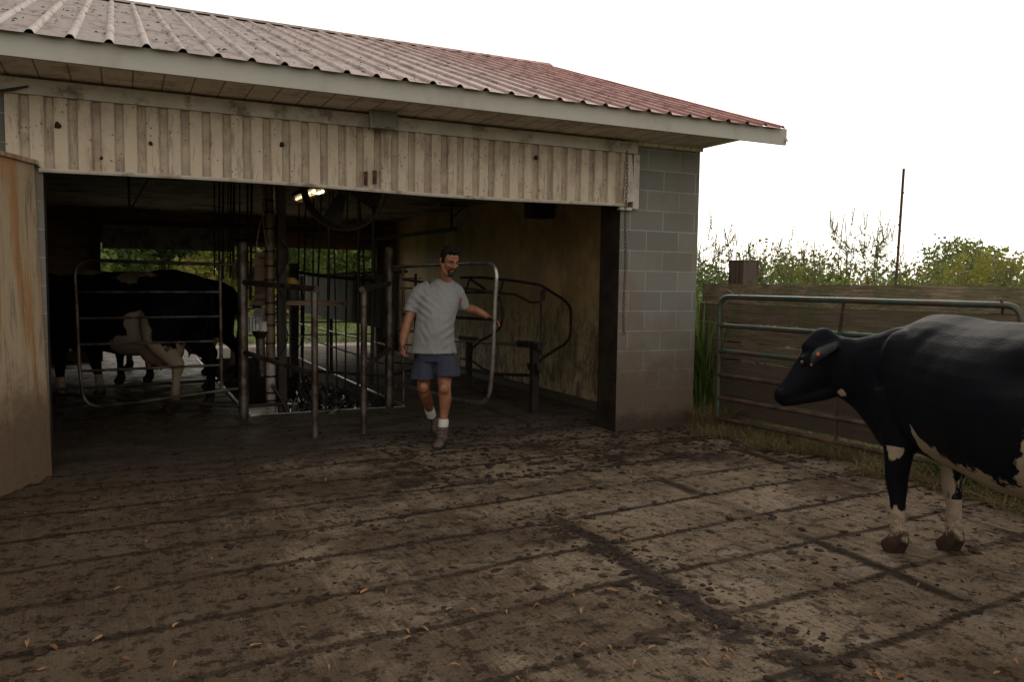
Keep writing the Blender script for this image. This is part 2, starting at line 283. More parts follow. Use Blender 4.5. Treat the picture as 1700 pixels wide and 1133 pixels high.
# ------------------------------------------------------------------ mesh helpers
def frame(d, ref=(0, 0, 1)):
    d = Vector(d).normalized(); r = Vector(ref)
    if abs(d.dot(r.normalized())) > .97: r = Vector((1, 0, 0)) if abs(d.x) < .9 else Vector((0, 1, 0))
    s = d.cross(r).normalized(); return s, s.cross(d).normalized()
def crom(P, k):
    P = [np.array(p, float) for p in P]; out = []
    Q = [2*P[0]-P[1]]+P+[2*P[-1]-P[-2]]
    for i in range(1, len(Q)-2):
        for j in range(k):
            t = j/k; a, b, c, d = Q[i-1], Q[i], Q[i+1], Q[i+2]
            out.append(.5*((2*b)+(-a+c)*t+(2*a-5*b+4*c-d)*t*t+(-a+3*b-3*c+d)*t**3))
    out.append(P[-1]); return out
def fillet(P, r, n=5):
    P = [Vector(p) for p in P]; out = [P[0]]
    for i in range(1, len(P)-1):
        a, b, c = P[i-1], P[i], P[i+1]; d1 = (a-b); d2 = (c-b); rr = min(r, d1.length*.48, d2.length*.48)
        p = b+d1.normalized()*rr; q = b+d2.normalized()*rr
        for j in range(n+1):
            t = j/n; out.append(p*(1-t)**2+b*2*t*(1-t)+q*t*t)
    out.append(P[-1]); return out
class MB:
    def __init__(s): s.v = []; s.f = []; s.at = {}; s.mi = []; s.cur = 0
    def face(s, f): s.f.append(tuple(f)); s.mi.append(s.cur)
    def addv(s, vs):
        o = len(s.v); s.v += [tuple(v) for v in vs]; return o
    def hexa(s, c8):
        o = s.addv(c8)
        for f in ((0, 3, 2, 1), (4, 5, 6, 7), (0, 1, 5, 4), (1, 2, 6, 5), (2, 3, 7, 6), (3, 0, 4, 7)): s.face([o+i for i in f])
        return s
    def box(s, a, b):
        x0, y0, z0 = a; x1, y1, z1 = b
        return s.hexa([(x0, y0, z0), (x1, y0, z0), (x1, y1, z0), (x0, y1, z0), (x0, y0, z1), (x1, y0, z1), (x1, y1, z1), (x0, y1, z1)])
    def beam(s, p, q, w, h, ref=(0, 0, 1)):
        p = Vector(p); q = Vector(q); sd, up = frame(q-p, ref); sd = sd*w/2; up = up*h/2
        return s.hexa([p-sd-up, p+sd-up, p+sd+up, p-sd+up, q-sd-up, q+sd-up, q+sd+up, q-sd+up])
    def tube(s, P, r, n=10, cap=True, ref=(0, 0, 1), smooth=0, sup=1., flat=None):
        P = [Vector(p) for p in P]
        if not isinstance(r, (list, tuple)): r = [r]*len(P)
        r = [(a, a) if not isinstance(a, (list, tuple)) else a for a in r]
        if smooth:
            Q = crom([(*p, *a) for p, a in zip(P, r)], smooth); P = [Vector(q[:3]) for q in Q]; r = [(q[3], q[4]) for q in Q]
        o = len(s.v); prev = None
        for i, p in enumerate(P):
            d = (P[min(i+1, len(P)-1)]-P[max(i-1, 0)])
            if d.length < 1e-6: d = Vector((0, 0, 1))
            if prev is None: sd, up = frame(d, ref)
            else:
                d.normalize(); sd = (prev-d*prev.dot(d)).normalized(); up = sd.cross(d)
            prev = sd
            for j in range(n):
                t = 2*math.pi*j/n; s.v.append(tuple(p+sd*math.cos(t)*r[i][0]+up*math.sin(t)*r[i][1]))
        for i in range(len(P)-1):
            for j in range(n):
                a = o+i*n+j; b = o+i*n+(j+1) % n; s.face((a, b, b+n, a+n))
        if cap:
            s.face([o+j for j in range(n)][::-1]); s.face([o+(len(P)-1)*n+j for j in range(n)])
        return s
    def rings(s, C, n=24, k=3):
        # C: list of (centre, side vec, up vec) with radii in the vectors
        Q = crom([(*c, *a, *b) for c, a, b in C], k) if k > 1 else [np.array((*c, *a, *b)) for c, a, b in C]
        o = len(s.v)
        for q in Q:
            c, a, b = Vector(q[:3]), Vector(q[3:6]), Vector(q[6:9])
            for j in range(n):
                t = 2*math.pi*j/n; s.v.append(tuple(c+a*math.cos(t)+b*math.sin(t)))
        for i in range(len(Q)-1):
            for j in range(n):
                a = o+i*n+j; b = o+i*n+(j+1) % n; s.face((a, b, b+n, a+n))
        s.face([o+j for j in range(n)][::-1]); s.face([o+(len(Q)-1)*n+j for j in range(n)]); return s
    def ell(s, c, r, n=16, m=10, rot=None):
        c = Vector(c); o = len(s.v)
        for i in range(1, m):
            ph = math.pi*i/m
            for j in range(n):
                t = 2*math.pi*j/n; v = Vector((r[0]*math.sin(ph)*math.cos(t), r[1]*math.sin(ph)*math.sin(t), r[2]*math.cos(ph)))
                if rot is not None: v = rot @ v
                s.v.append(tuple(c+v))
        tp = Vector((0, 0, r[2])); tp = rot @ tp if rot is not None else tp
        a = s.addv([c+tp, c-tp])
        for i in range(m-2):
            for j in range(n):
                x = o+i*n+j; y = o+i*n+(j+1) % n; s.face((x, x+n, y+n, y))
        for j in range(n):
            s.face((a, o+j, o+(j+1) % n)); s.face((a+1, o+(m-2)*n+(j+1) % n, o+(m-2)*n+j))
        return s
    def mesh(s, name, mats, smooth=True, origin=(0, 0, 0)):
        me = bpy.data.meshes.new(name); ox, oy, oz = origin
        me.from_pydata([(a-ox, b-oy, c-oz) for a, b, c in s.v], [], s.f)
        for mm in mats: me.materials.append(MATS[mm])
        if len(mats) > 1: me.polygons.foreach_set('material_index', s.mi)
        if smooth:
            me.polygons.foreach_set('use_smooth', [True]*len(me.polygons))
            try: me.set_sharp_from_angle(angle=R_(38))
            except Exception: pass
        me.update(); return me
def put_each(mb, name, mat, parent):      # every box of the builder becomes a part of its own
    for k in range(0, len(mb.v), 8):
        m2 = MB(); m2.hexa(mb.v[k:k+8]); put(m2, name, mat, parent, smooth=False)
def wloc(o):
    v = Vector((0, 0, 0))
    while o is not None: v += Vector(o.location); o = o.parent
    return v
def put(mb, name, mat, parent=None, origin=None, smooth=True, label=None):
    mats = [mat] if isinstance(mat, str) else mat
    og = wloc(parent) if parent is not None else Vector(origin if origin is not None else (0, 0, 0))
    o = bpy.data.objects.new(name, mb.mesh(name, mats, smooth, og)); COL.objects.link(o)
    if parent is not None: o.parent = parent
    else: o.location = og
    if label: o['label'] = label
    return o
def tag(o, label=None, cat=None, group=None, kind=None):
    if label: o['label'] = label
    if cat: o['category'] = cat
    if group: o['group'] = group
    if kind: o['kind'] = kind
    return o
def thing(name, loc, label, cat, group=None):
    o = bpy.data.objects.new(name, None); COL.objects.link(o); o.location = loc; o.empty_display_size = .1
    return tag(o, label, cat, group)
def copy_tree(o, parent=None):
    c = o.copy(); COL.objects.link(c)
    if parent is not None: c.parent = parent
    for ch in [x for x in bpy.data.objects if x.parent == o and x is not c]: copy_tree(ch, c)
    return c
def setattr_f(me, name, vals):
    a = me.attributes.new(name, 'FLOAT', 'POINT'); a.data.foreach_set('value', np.asarray(vals, np.float32))
def remesh(mb, name, voxel, smooth=4, factor=.5):
    me = mb.mesh('tmp', [], False); o = bpy.data.objects.new('tmp', me); COL.objects.link(o)
    md = o.modifiers.new('r', 'REMESH'); md.mode = 'VOXEL'; md.voxel_size = voxel; md.use_smooth_shade = True
    if smooth:
        sm = o.modifiers.new('s', 'SMOOTH'); sm.iterations = smooth; sm.factor = factor
    dg = bpy.context.evaluated_depsgraph_get(); out = bpy.data.meshes.new_from_object(o.evaluated_get(dg)); out.name = name
    bpy.data.objects.remove(o); out.polygons.foreach_set('use_smooth', [True]*len(out.polygons)); return out
def coords(me):
    a = np.zeros(len(me.vertices)*3, np.float32); me.vertices.foreach_get('co', a); return a.reshape(-1, 3)
def normals(me):
    a = np.zeros(len(me.vertices)*3, np.float32); me.vertices.foreach_get('normal', a); return a.reshape(-1, 3)
def setco(me, a): me.vertices.foreach_set('co', np.asarray(a, np.float32).ravel()); me.update()
def sstep(a, b, x):
    t = np.clip((x-a)/(b-a), 0, 1); return t*t*(3-2*t)
def link_mesh(name, me, mat, parent=None, loc=(0, 0, 0)):
    me.materials.clear(); me.materials.append(MATS[mat]); o = bpy.data.objects.new(name, me); COL.objects.link(o)
    if parent is not None: o.parent = parent
    o.location = loc; return o

def pipe(P, r, name, mat, parent, round_=0., n=10, ends=None):
    P = [Vector(p) for p in P]
    if round_: P = fillet(P, round_, 7)
    mb = MB(); mb.tube(P, r, n); return put(mb, name, mat, parent)

# ------------------------------------------------------------------ ground
YF, YB = 6.8, 16.3           # front and back wall planes
PX0, PX1, PY0, PY1, PZ = 1.22, 3.02, 9.15, 16.0, -.85   # milking pit
def grid_sheet(rects, step, fn=lambda x, y: 0.):
    mb = MB()
    for x0, x1, y0, y1 in rects:
        nx = max(1, int((x1-x0)/step)); ny = max(1, int((y1-y0)/step)); o = len(mb.v)
        for j in range(ny+1):
            for i in range(nx+1):
                x = x0+(x1-x0)*i/nx; y = y0+(y1-y0)*j/ny; mb.v.append((x, y, fn(x, y)))
        for j in range(ny):
            for i in range(nx):
                a = o+j*(nx+1)+i; mb.face((a, a+1, a+nx+2, a+nx+1))
    return mb
def yz(x, y):
    if y > 6.5: return 0.
    k = min(1, (6.5-y)/1.0)
    return k*.010*(mnoise.noise((x*1.1, y*1.1, 0))+.5*mnoise.noise((x*3.1, y*3.1, 4)))
yard = put(grid_sheet([(-14, 5.95, -12, PY0)], .1, yz), 'yard_concrete', 'yard_concrete'); tag(yard, kind='structure')
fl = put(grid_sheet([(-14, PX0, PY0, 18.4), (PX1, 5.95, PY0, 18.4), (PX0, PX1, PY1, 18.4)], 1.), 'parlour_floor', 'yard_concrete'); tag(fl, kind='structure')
def tz(x, y):
    r = math.hypot(x-2, y-8); return -.03 if r < 24 else -.03+.5*math.sin(r*.05)*min(1, (r-24)/60)
tb = grid_sheet([(-700, -14, -700, 900), (5.95, 700, -700, 900), (-14, 5.95, -700, -12), (-14, 5.95, 18.4, 900)], 40.)
for i, (x, y, z) in enumerate(tb.v): tb.v[i] = (x, y, -.03)
tag(put(tb, 'grass_field', 'terrain'), kind='structure')
gp = grid_sheet([(-6, 12, 18.4, 19.6)], .5); gp.v = [(x, y+.25*mnoise.noise((x, y, 2)), -.012) for x, y, z in gp.v]
tag(put(gp, 'gravel_path', 'gravel_path'), kind='structure')

# ------------------------------------------------------------------ barn
barn = thing('milking_barn', (0, 0, 0), 'low milking barn with red metal roof, white ribbed header sheet and wide open front', 'barn')
XL, XR, ZS = -3.3, 5.45, 2.92
mb = MB(); mb.box((4.48, YF, -.05), (XR, YF+.2, ZS)); mb.box((XR-.2, YF+.2, -.05), (XR, YB+.2, ZS)); put(mb, 'block_wall', 'block_wall', barn, smooth=False, label='bare grey block pier and side wall with grimy base right of the opening')
mb = MB(); mb.box((XL, YF, -.05), (-.5, YF+.2, ZS)); mb.box((XL, YF+.2, -.05), (XL+.2, YB+.2, ZS)); put(mb, 'block_wall', 'block_wall', barn, smooth=False, label='block wall left of the opening')
mb = MB(); mb.box((XL+.2, YB, -.05), (-.35, YB+.2, ZS)); mb.box((4.72, YB, -.05), (XR-.2, YB+.2, ZS)); mb.box((-.35, YB, 2.13), (4.72, YB+.2, ZS)); put(mb, 'back_wall', 'brown_board', barn, smooth=False)
mb = MB(); mb.box((-.5, YF+.02, 2.36), (4.48, YF+.16, ZS-.003)); put(mb, 'lintel', 'brown_board', barn, smooth=False)
mb = MB(); mb.box((XL+.2, YF+.2, 2.74), (XR-.2, YB, 2.78)); put(mb, 'ceiling', 'ceiling', barn, smooth=False)
mb = MB(); mb.box((5.15, YF+.203, .07), (5.247, YB-.01, 2.737)); put(mb, 'wall_lining', 'wall_lining', barn, smooth=False)
mb = MB(); mb.box((-.5, YF+.003, 0), (-.497, YF+.2, 2.3)); mb.box((4.477, YF+.003, 0), (4.48, YF+.2, 2.3))
mb.box((4.478, YF+.204, 0), (4.62, YF+.36, 2.35)); put_each(mb, 'door_jamb', 'pipe_dark', barn)
# header sheet with trapezoidal ribs
hx0, hx1, pitch = -.72, 4.56, .152
mb = MB(); xs = []; rec = []; x = hx0
while x < hx1:
    for dx, dp in ((0, 0), (.082, 0), (.098, .024), (.140, .024), (.1515, 0)):
        if x+dx <= hx1: xs.append((x+dx, dp))
    x += pitch
nz = 14
zb = lambda x: 2.275+.010*math.sin(x*1.7)+(.06 if x < -.56 else 0)
for i, (x, dp) in enumerate(xs):
    for k in range(nz+1):
        t = k/nz; z = zb(x)+(2.80-zb(x))*t
        mb.v.append((x, YF-.05+dp+.006*mnoise.noise((x*2, z*2, 0)), z)); rec.append(1. if dp > 0 else 0.)
for i in range(len(xs)-1):
    for k in range(nz): a = i*(nz+1)+k; mb.face((a, a+nz+1, a+nz+2, a+1))
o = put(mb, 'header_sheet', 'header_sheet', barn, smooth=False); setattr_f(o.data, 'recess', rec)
mb = MB(); mb.box((hx0-.02, YF-.075, 2.79), (hx1+.06, YF-.002, 2.90)); put(mb, 'header_trim', 'white_paint', barn, smooth=False)
mb = MB(); mb.tube([(x, YF-.058, zb(x)-.004) for x in np.linspace(-.52, hx1-.06, 24)], [(.011, .016)]*24, 6); put(mb, 'header_lip', 'white_paint', barn)
mb = MB(); mb.box((4.585, YF-.06, 2.25), (4.655, YF-.002, 2.787)); mb.box((4.44, YF-.052, 2.235), (4.583, YF-.002, 2.262)); put(mb, 'corner_trim', 'white_paint', barn, smooth=False)
mb = MB(); mb.hexa([(4.46, YF-.085, 2.3), (4.58, YF-.10, 2.32), (4.58, YF-.095, 2.32), (4.46, YF-.08, 2.3), (4.50, YF-.06, 2.78), (4.56, YF-.062, 2.78), (4.56, YF-.057, 2.78), (4.50, YF-.055, 2.78)])
put(mb, 'bent_flashing', 'white_paint', barn, smooth=False, label='loose bent white flashing at the header end')
# soffit, fascia, roof
XS, XFa = 5.47, 6.01; YE = 6.16
mb = MB(); mb.box((XL-.5, YE+.03, ZS), (XS, YF+.1, ZS+.02)); put(mb, 'soffit', 'soffit', barn, smooth=False)
mb = MB(); mb.box((4.66, YF-.03, 2.885), (XR+.015, YF-.002, ZS-.002)); put(mb, 'soffit_trim', 'soffit', barn, smooth=False)
mb = MB(); mb.box((XL-.5, YE, ZS-.008), (XFa, YE+.028, ZS+.15)); put(mb, 'fascia', 'fascia', barn, smooth=False)
RY, RZ, EY, EZ = 11.27, 4.88, 6.10, 3.055
sl = (RZ-EZ)/(RY-EY)
mb = MB(); mb.hexa([(XS, YE+.035, ZS+.03), (XS+.03, YE+.035, ZS+.03), (XS+.03, RY, ZS+.03+sl*(RY-YE)), (XS, RY, ZS+.03+sl*(RY-YE)), (XS, YE+.03, ZS+.12), (XS+.03, YE+.03, ZS+.12), (XS+.03, RY, RZ-.03), (XS, RY, RZ-.03)]); put(mb, 'gable_board', 'fascia', barn, smooth=False)
for nm_, X in (('left', XL), ('right', XR-.02)):    # gables follow the roof underside
    mb = MB(); o0 = mb.addv([(X+q, y, z) for q in (0, .02) for y, z in ((YE+.03, ZS+.022), (16.3, ZS+.022), (16.3, EZ+.03), (RY, RZ-.02), (YE+.03, EZ+.028))])
    mb.face([o0, o0+1, o0+2, o0+3, o0+4]); mb.face([o0+9, o0+8, o0+7, o0+6, o0+5])
    for a in range(5): mb.face([o0+a, o0+5+a, o0+5+(a+1) % 5, o0+(a+1) % 5])
    put(mb, 'gable', 'white_paint', barn, smooth=False)
mb = MB(); mb.hexa([(XFa-.025, EY+.03, ZS+.02), (XFa, EY+.03, ZS+.02), (XFa, RY, RZ-.14), (XFa-.025, RY, RZ-.14), (XFa-.025, EY+.09, EZ-.02), (XFa, EY+.09, EZ-.02), (XFa, RY, RZ-.03), (XFa-.025, RY, RZ-.03)]); put(mb, 'rake_board', 'fascia', barn, smooth=False)
def roof_side(sgn):
    mb = MB(); xs = []; x = XL-.6; top = XFa+.05
    while x < top:
        for dx, h in ((0, 0), (.165, 0), (.183, .022), (.193, .026), (.203, .026), (.213, .022), (.2286, 0)):
            if x+dx <= top: xs.append((x+dx, h))
        x += .2286
    n = 22; L = RY-EY; mb.rib = [1. if h > .02 else 0. for _, h in xs for k in range(n+1)]
    for x, h in xs:
        for k in range(n+1):
            t = k/n; y = RY+sgn*(-L)*(1-t)
            mb.v.append((x, y, EZ+sl*L*t+h+.004*mnoise.noise((x*1.5, t*6, 3))))
    for i in range(len(xs)-1):
        for k in range(n):
            a = i*(n+1)+k; mb.face((a, a+n+1, a+n+2, a+1) if sgn > 0 else (a+1, a+n+2, a+n+1, a))
    return mb
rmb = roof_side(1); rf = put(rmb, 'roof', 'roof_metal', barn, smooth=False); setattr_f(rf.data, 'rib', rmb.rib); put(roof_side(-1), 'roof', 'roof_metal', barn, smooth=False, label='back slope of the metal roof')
mb = MB(); x = XL-.6
while x < XFa:
    w = min(.2286*3, XFa+.04-x)
    mb.hexa([(x, RY-.13, RZ-.025), (x+w-.004, RY-.13, RZ-.025), (x+w-.004, RY+.13, RZ-.03), (x, RY+.13, RZ-.03), (x, RY-.02, RZ+.035), (x+w-.004, RY-.02, RZ+.035), (x+w-.004, RY+.02, RZ+.035), (x, RY+.02, RZ+.035)]); x += .2286*3
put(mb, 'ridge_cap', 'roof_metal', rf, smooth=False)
for i, (x, y, a) in enumerate(((468, 240, .024), (96, 208, .024), (300, 378, .02), (250, 238, .016), (890, 262, .02), (168, 262, .014))):
    if y > 300: continue
    q = PY(x, y, YF-.055); mb = MB(); mb.ell(q, (a*.9, .018, a), 10, 8)
    for v_ in range(len(mb.v)): c = mb.v[v_]; k_ = 1+.5*mnoise.noise((c[0]*40, c[1]*40, c[2]*40)); mb.v[v_] = tuple(q+(Vector(c)-q)*k_)
    tag(put(mb, 'mud_nest', 'clod', None, origin=tuple(q)), ('dark round mud nest in the middle of the left half of the header', 'dark mud nest nearest the left end of the header', '', 'small dark mud nest high on the header above the gate', 'dark smear of mud on the header near the block pier', 'smallest mud nest on the left end of the header')[i], 'nest', 'mud nests on the header')
rl_ = MB(); rg = random.Random(8)
for i in range(700):
    x = XL+.2+9*rg.random()**1.5; t_ = rg.random(); y = EY+.1+(RY-EY-.3)*t_; z = EZ+sl*(y-EY)+.004; a = rg.uniform(.005, .016); dx, dy = rg.uniform(-1, 1)*a*1.6, rg.uniform(-1, 1)*a*1.6
    rl_.tube([(x-dx, y-dy, z+sl*-dy), (x, y, z+.006), (x+dx, y+dy, z+sl*dy)], [a*.12, a*.35, a*.1], 4)
o = put(rl_, 'roof_litter', 'clod'); o['kind'] = 'stuff'
# overhead door half closed in the back opening, its track and posts
od = MB(); od.box((-.3, YB-.12, 2.02), (1.95, YB-.07, 2.45)); o = put(od, 'overhead_door', 'box_grey', barn, smooth=False)
mb = MB(); mb.box((-.48, YB-.2, 0), (-.33, YB-.003, 2.7)); mb.box((4.70, YB-.2, 0), (4.85, YB-.003, 2.7)); mb.box((-.33, YB-.10, 2.46), (4.69, YB-.003, 2.56)); put_each(mb, 'door_frame', 'post_wood', barn)
mb = MB(); mb.beam((4.55, YB-.3, 2.33), (4.72, 11.8, 2.33), .05, .06); mb.beam((4.69, 11.9, 2.33), (4.69, 11.9, 2.74), .03, .03); mb.beam((4.5, 11.9, 2.70), (4.95, 11.9, 2.70), .03, .03); mb.beam((4.69, 11.9, 2.5), (4.9, 11.9, 2.69), .02, .02)
mb.beam((.1, 10.9, 2.2), (.1, 10.9, 2.74), .03, .03); mb.beam((.1, 10.9, 2.3), (.32, 10.9, 2.72), .02, .02)
put_each(mb, 'track_bracket', 'dark_paint', barn)
mb = MB()
mb.box((PX0-.12, PY0-.003, PZ), (PX0, PY1, -.004)); mb.box((PX1, PY0, PZ), (PX1+.12, PY1, -.004)); mb.box((PX0, PY0-.12, PZ), (PX1, PY0, -.004)); mb.box((PX0, PY1, PZ), (PX1, PY1+.12, -.004)); mb.box((PX0-.1, PY0-.1, PZ-.1), (PX1+.1, PY1+.1, PZ-.003))
put(mb, 'milking_pit', 'pit_wall', barn, smooth=False)
mb = MB(); mb.beam((PX1-.012, PY0, .006), (PX1-.012, PY1, .006), .035, .03); mb.beam((PX0+.012, PY0, .006), (PX0+.012, PY1, .006), .035, .03); mb.beam((PX0, PY0+.012, .004), (PX1, PY0+.012, .004), .02, .012); put_each(mb, 'pit_curb', 'steel', barn)

# fluorescent light, fan, floodlight and other fittings
t = thing('fluorescent_lamp', (1.95, 9.5, 2.5), 'small lit fluorescent fixture hanging below the dark ceiling', 'lamp')
mb = MB(); mb.box((1.88, 8.95, 2.5), (2.06, 10.05, 2.55)); put(mb, 'lamp_housing', 'dark_paint', t, smooth=False)
for dx in (-.035, .055):
    mb = MB(); mb.tube([(1.96+dx, 8.98, 2.478), (1.96+dx, 10.0, 2.478)], .016, 8); put(mb, 'lamp_tube', 'lamp_glow', t)
mb = MB(); [mb.tube([(1.965+.085*math.cos(a), y, 2.485+.045*math.sin(a)) for a in np.linspace(-math.pi, 0, 9)], .0025, 4) for y in np.linspace(8.99, 10.0, 26)]; put(mb, 'wire_guard', 'dark_paint', t)
for y in (9.1, 9.9):
    mb = MB(); mb.tube([(1.97, y, 2.55), (1.97, y, 2.74)], .004, 5); put(mb, 'hanger', 'dark_paint', t)

fc = Vector(PD(572, 312, 8.0)); t = thing('barn_fan', (fc.x, fc.y, fc.z-.42), 'large round fan with wire guard hanging just inside the opening', 'fan')
fd = Vector((-.35, -.93, -.22)).normalized(); fs, fu = frame(fd)
ring = lambda c, r: [c+fs*math.cos(a)*r+fu*math.sin(a)*r for a in np.linspace(0, 2*math.pi, 49)]
mb = MB(); n = 48; o0 = len(mb.v)
for r_, off in ((.40, -.16), (.42, .0), (.415, .10), (.408, .10), (.405, 0), (.39, -.16)):
    for j in range(n): a = 2*math.pi*j/n; mb.v.append(tuple(fc+fd*off+fs*math.cos(a)*r_+fu*math.sin(a)*r_))
for i in range(6):
    for j in range(n): mb.face((o0+i*n+j, o0+i*n+(j+1) % n, o0+((i+1) % 6)*n+(j+1) % n, o0+((i+1) % 6)*n+j))
put(mb, 'fan_drum', 'dark_paint', t)
mb = MB()
for k in range(1, 9): mb.tube(ring(fc+fd*(.14-.03*(k/8)**2), .045*k+.04), .0025, 4, cap=False)
for k in range(8): a = math.pi*k/4; mb.tube([fc+fd*.14, fc+fd*.11+(fs*math.cos(a)+fu*math.sin(a))*.41], .003, 4)
put(mb, 'fan_guard', 'pipe_galv', t)
for k in range(4):
    a = math.pi/2*k+.4; d1 = fs*math.cos(a)+fu*math.sin(a); d2 = -fs*math.sin(a)+fu*math.cos(a)
    mb = MB(); q = [fc+d1*.06-d2*.04, fc+d1*.36-d2*.11+fd*.02, fc+d1*.37+d2*.10-fd*.04, fc+d1*.06+d2*.04-fd*.02]
    mb.hexa(q+[p+fd*.004 for p in q]); put(mb, 'fan_blade', 'dark_paint', t, smooth=False)
mb = MB(); mb.tube([fc-fd*.12, fc+fd*.03], .07, 14); put(mb, 'fan_motor', 'dark_paint', t)
mb = MB(); mb.beam(fc+fs*.4, (fc.x+.4*fs.x, fc.y+.4*fs.y, 2.74), .03, .01); mb.beam(fc-fs*.4, (fc.x-.4*fs.x, fc.y-.4*fs.y, 2.74), .03, .01); put_each(mb, 'fan_bracket', 'dark_paint', t)

p = PY(635, 199, YF-.11)
t = thing('floodlight', (p.x, YF-.1, p.z-.08), 'grey rectangular floodlight mounted at the top of the ribbed header', 'floodlight')
mb = MB(); mb.hexa([(p.x-.13, YF-.2, p.z-.085), (p.x+.11, YF-.2, p.z-.085), (p.x+.10, YF-.08, p.z-.075), (p.x-.11, YF-.08, p.z-.075), (p.x-.13, YF-.18, p.z+.075), (p.x+.11, YF-.18, p.z+.075), (p.x+.10, YF-.08, p.z+.06), (p.x-.11, YF-.08, p.z+.06)]); put(mb, 'lamp_body', 'box_grey', t, smooth=False)
mb = MB(); mb.hexa([(p.x-.115, YF-.206, p.z-.07), (p.x+.095, YF-.206, p.z-.07), (p.x+.095, YF-.2, p.z-.07), (p.x-.115, YF-.2, p.z-.07), (p.x-.115, YF-.188, p.z+.06), (p.x+.095, YF-.188, p.z+.06), (p.x+.095, YF-.18, p.z+.06), (p.x-.115, YF-.18, p.z+.06)]); put(mb, 'lens', 'glass_dirty', t, smooth=False)
mb = MB(); mb.tube([(p.x-.01, YF-.12, p.z+.06), (p.x-.01, YF-.12, ZS)], .014, 8); put(mb, 'mount', 'dark_paint', t)
for i, (px_, py_, lab) in enumerate(((607, 297, 'left of two rusty hasps screwed to the bottom of the header'), (622, 295, 'right of two rusty hasps screwed to the bottom of the header'))):
    p = PY(px_, py_, YF-.06); t = thing('rusty_hasp', (p.x, YF-.055, p.z-.06), lab, 'hasp', 'hasps on the header')
    mb = MB(); mb.box((p.x-.016, YF-.066, p.z-.055), (p.x+.016, YF-.056, p.z+.05)); mb.tube([(p.x-.016, YF-.061, p.z+.05), (p.x+.016, YF-.061, p.z+.05)], .012, 8); put(mb, 'plate', 'rust', t)
    mb = MB(); mb.tube([(p.x-.009, YF-.066, p.z-.03), (p.x-.009, YF-.092, p.z-.02), (p.x+.009, YF-.092, p.z+.0), (p.x+.009, YF-.066, p.z+.01)], .004, 6); put(mb, 'loop', 'rust', t)
# chain
a = PY(1041, 250, YF-.12); b = PY(1035, 556, YF-.12)
t = MB(); nl = 52
for k in range(nl):
    q = a.lerp(b, (k+.5)/nl); q.x += .006*math.sin(k*.25); hl = (a-b).length/nl*.62; w = .012; pl = []
    for j in range(13):
        an = 2*math.pi*j/12; sx = math.cos(an)*w; sz = math.sin(an)*hl
        pl.append(Vector((q.x+(sx if k % 2 else 0), q.y+(0 if k % 2 else sx), q.z+sz)))
    t.tube(pl, .0038, 5, cap=False)
tag(put(t, 'hanging_chain', 'rust', None, origin=(b.x, b.y, b.z)), 'long rusty chain hanging in front of the grey block pier', 'chain')
# black speaker-like heater box below the ceiling on the right wall
c_ = PX(895, 346, 4.95); t = thing('speaker_box', (c_.x, c_.y, c_.z-.14), 'black box fixed high on the yellowed inside wall', 'speaker')
mb = MB(); mb.box((c_.x-.15, c_.y-.14, c_.z-.13), (c_.x+.15, c_.y+.14, c_.z+.16)); put(mb, 'case', 'rubber', t, smooth=False)
mb = MB(); mb.box((c_.x-.12, c_.y-.146, c_.z-.1), (c_.x+.12, c_.y-.14, c_.z+.13)); put(mb, 'grille', 'dark_paint', t, smooth=False)
mb = MB(); mb.beam((c_.x+.1, c_.y, c_.z+.02), (5.15, c_.y, c_.z+.02), .05, .05); put(mb, 'bracket', 'dark_paint', t, smooth=False)
# black strap at the top left of the header
mb = MB(); mb.tube([PY(-5, 151, YF-.1), PY(20, 148, YF-.11), PY(47, 143, YF-.09)], [.008, .012, .007], 8); tag(put(mb, 'black_strap', 'rubber', None, origin=tuple(PY(20, 148, YF-.1))), 'short black strap sticking out at the top left of the header', 'strap')

# big board panel leaning across the left of the opening
A = Vector((-.49, 6.74, 0)); dr = Vector((-.27, -.50, 0)).normalized(); nrm = Vector((-dr.y, dr.x, 0))
pnl = thing('wall_panel', (A.x, A.y, 0), 'tall stained tan board panel with muddy foot left of the barn opening', 'panel')
k = 0
for s0, s1, t_ in ((0, .22, .0), (.223, .62, .006), (.623, 1.1, .0), (1.103, 2.0, .006), (2.003, 4.4, .0)):  # last board is an unseen extension, added to shade the left of the yard
    mb = MB(); n = 8; o0 = len(mb.v)
    for side in (0, 1):
        for i in range(n+1):
            q = s0+(s1-s0)*i/n; b0 = max(-.01, .03+.03*mnoise.noise((q*9, 1, 0))); off = nrm*(side*.03+t_-.03)
            ztop = 2.30-.09*min(1, max(0, q))+.12*max(0, min(1, q))
            base = A+dr*q
            mb.v.append(tuple(base+off+Vector((-.075*0, 0, b0)))); mb.v.append(tuple(base+off+Vector((-.06, .0, ztop))))
    m_ = 2*(n+1)
    for i in range(n):
        a_ = 2*i; mb.face((a_, a_+2, a_+3, a_+1)); mb.face((m_+a_, m_+a_+1, m_+a_+3, m_+a_+2)); mb.face((a_+1, a_+3, m_+a_+3, m_+a_+1)); mb.face((a_, m_+a_, m_+a_+2, a_+2))
    mb.face((0, 1, m_+1, m_)); mb.face((2*n, m_+2*n, m_+2*n+1, 2*n+1)); put(mb, 'board', 'panel_board', pnl, smooth=False)
mb = MB(); mb.beam(A+Vector((-.06, 0, 2.315))+dr*.0-nrm*.01, A+Vector((-.06, 0, 2.345))+dr*2.0-nrm*.01, .08, .03); put(mb, 'top_rail', 'panel_board', pnl, smooth=False)
mb = MB(); mb.box((-.60, YF-.035, .0), (-.497, YF-.002, 2.27)); o = put(mb, 'door_post', 'block_wall', barn, smooth=False, label='narrow block edge at the left of the opening')

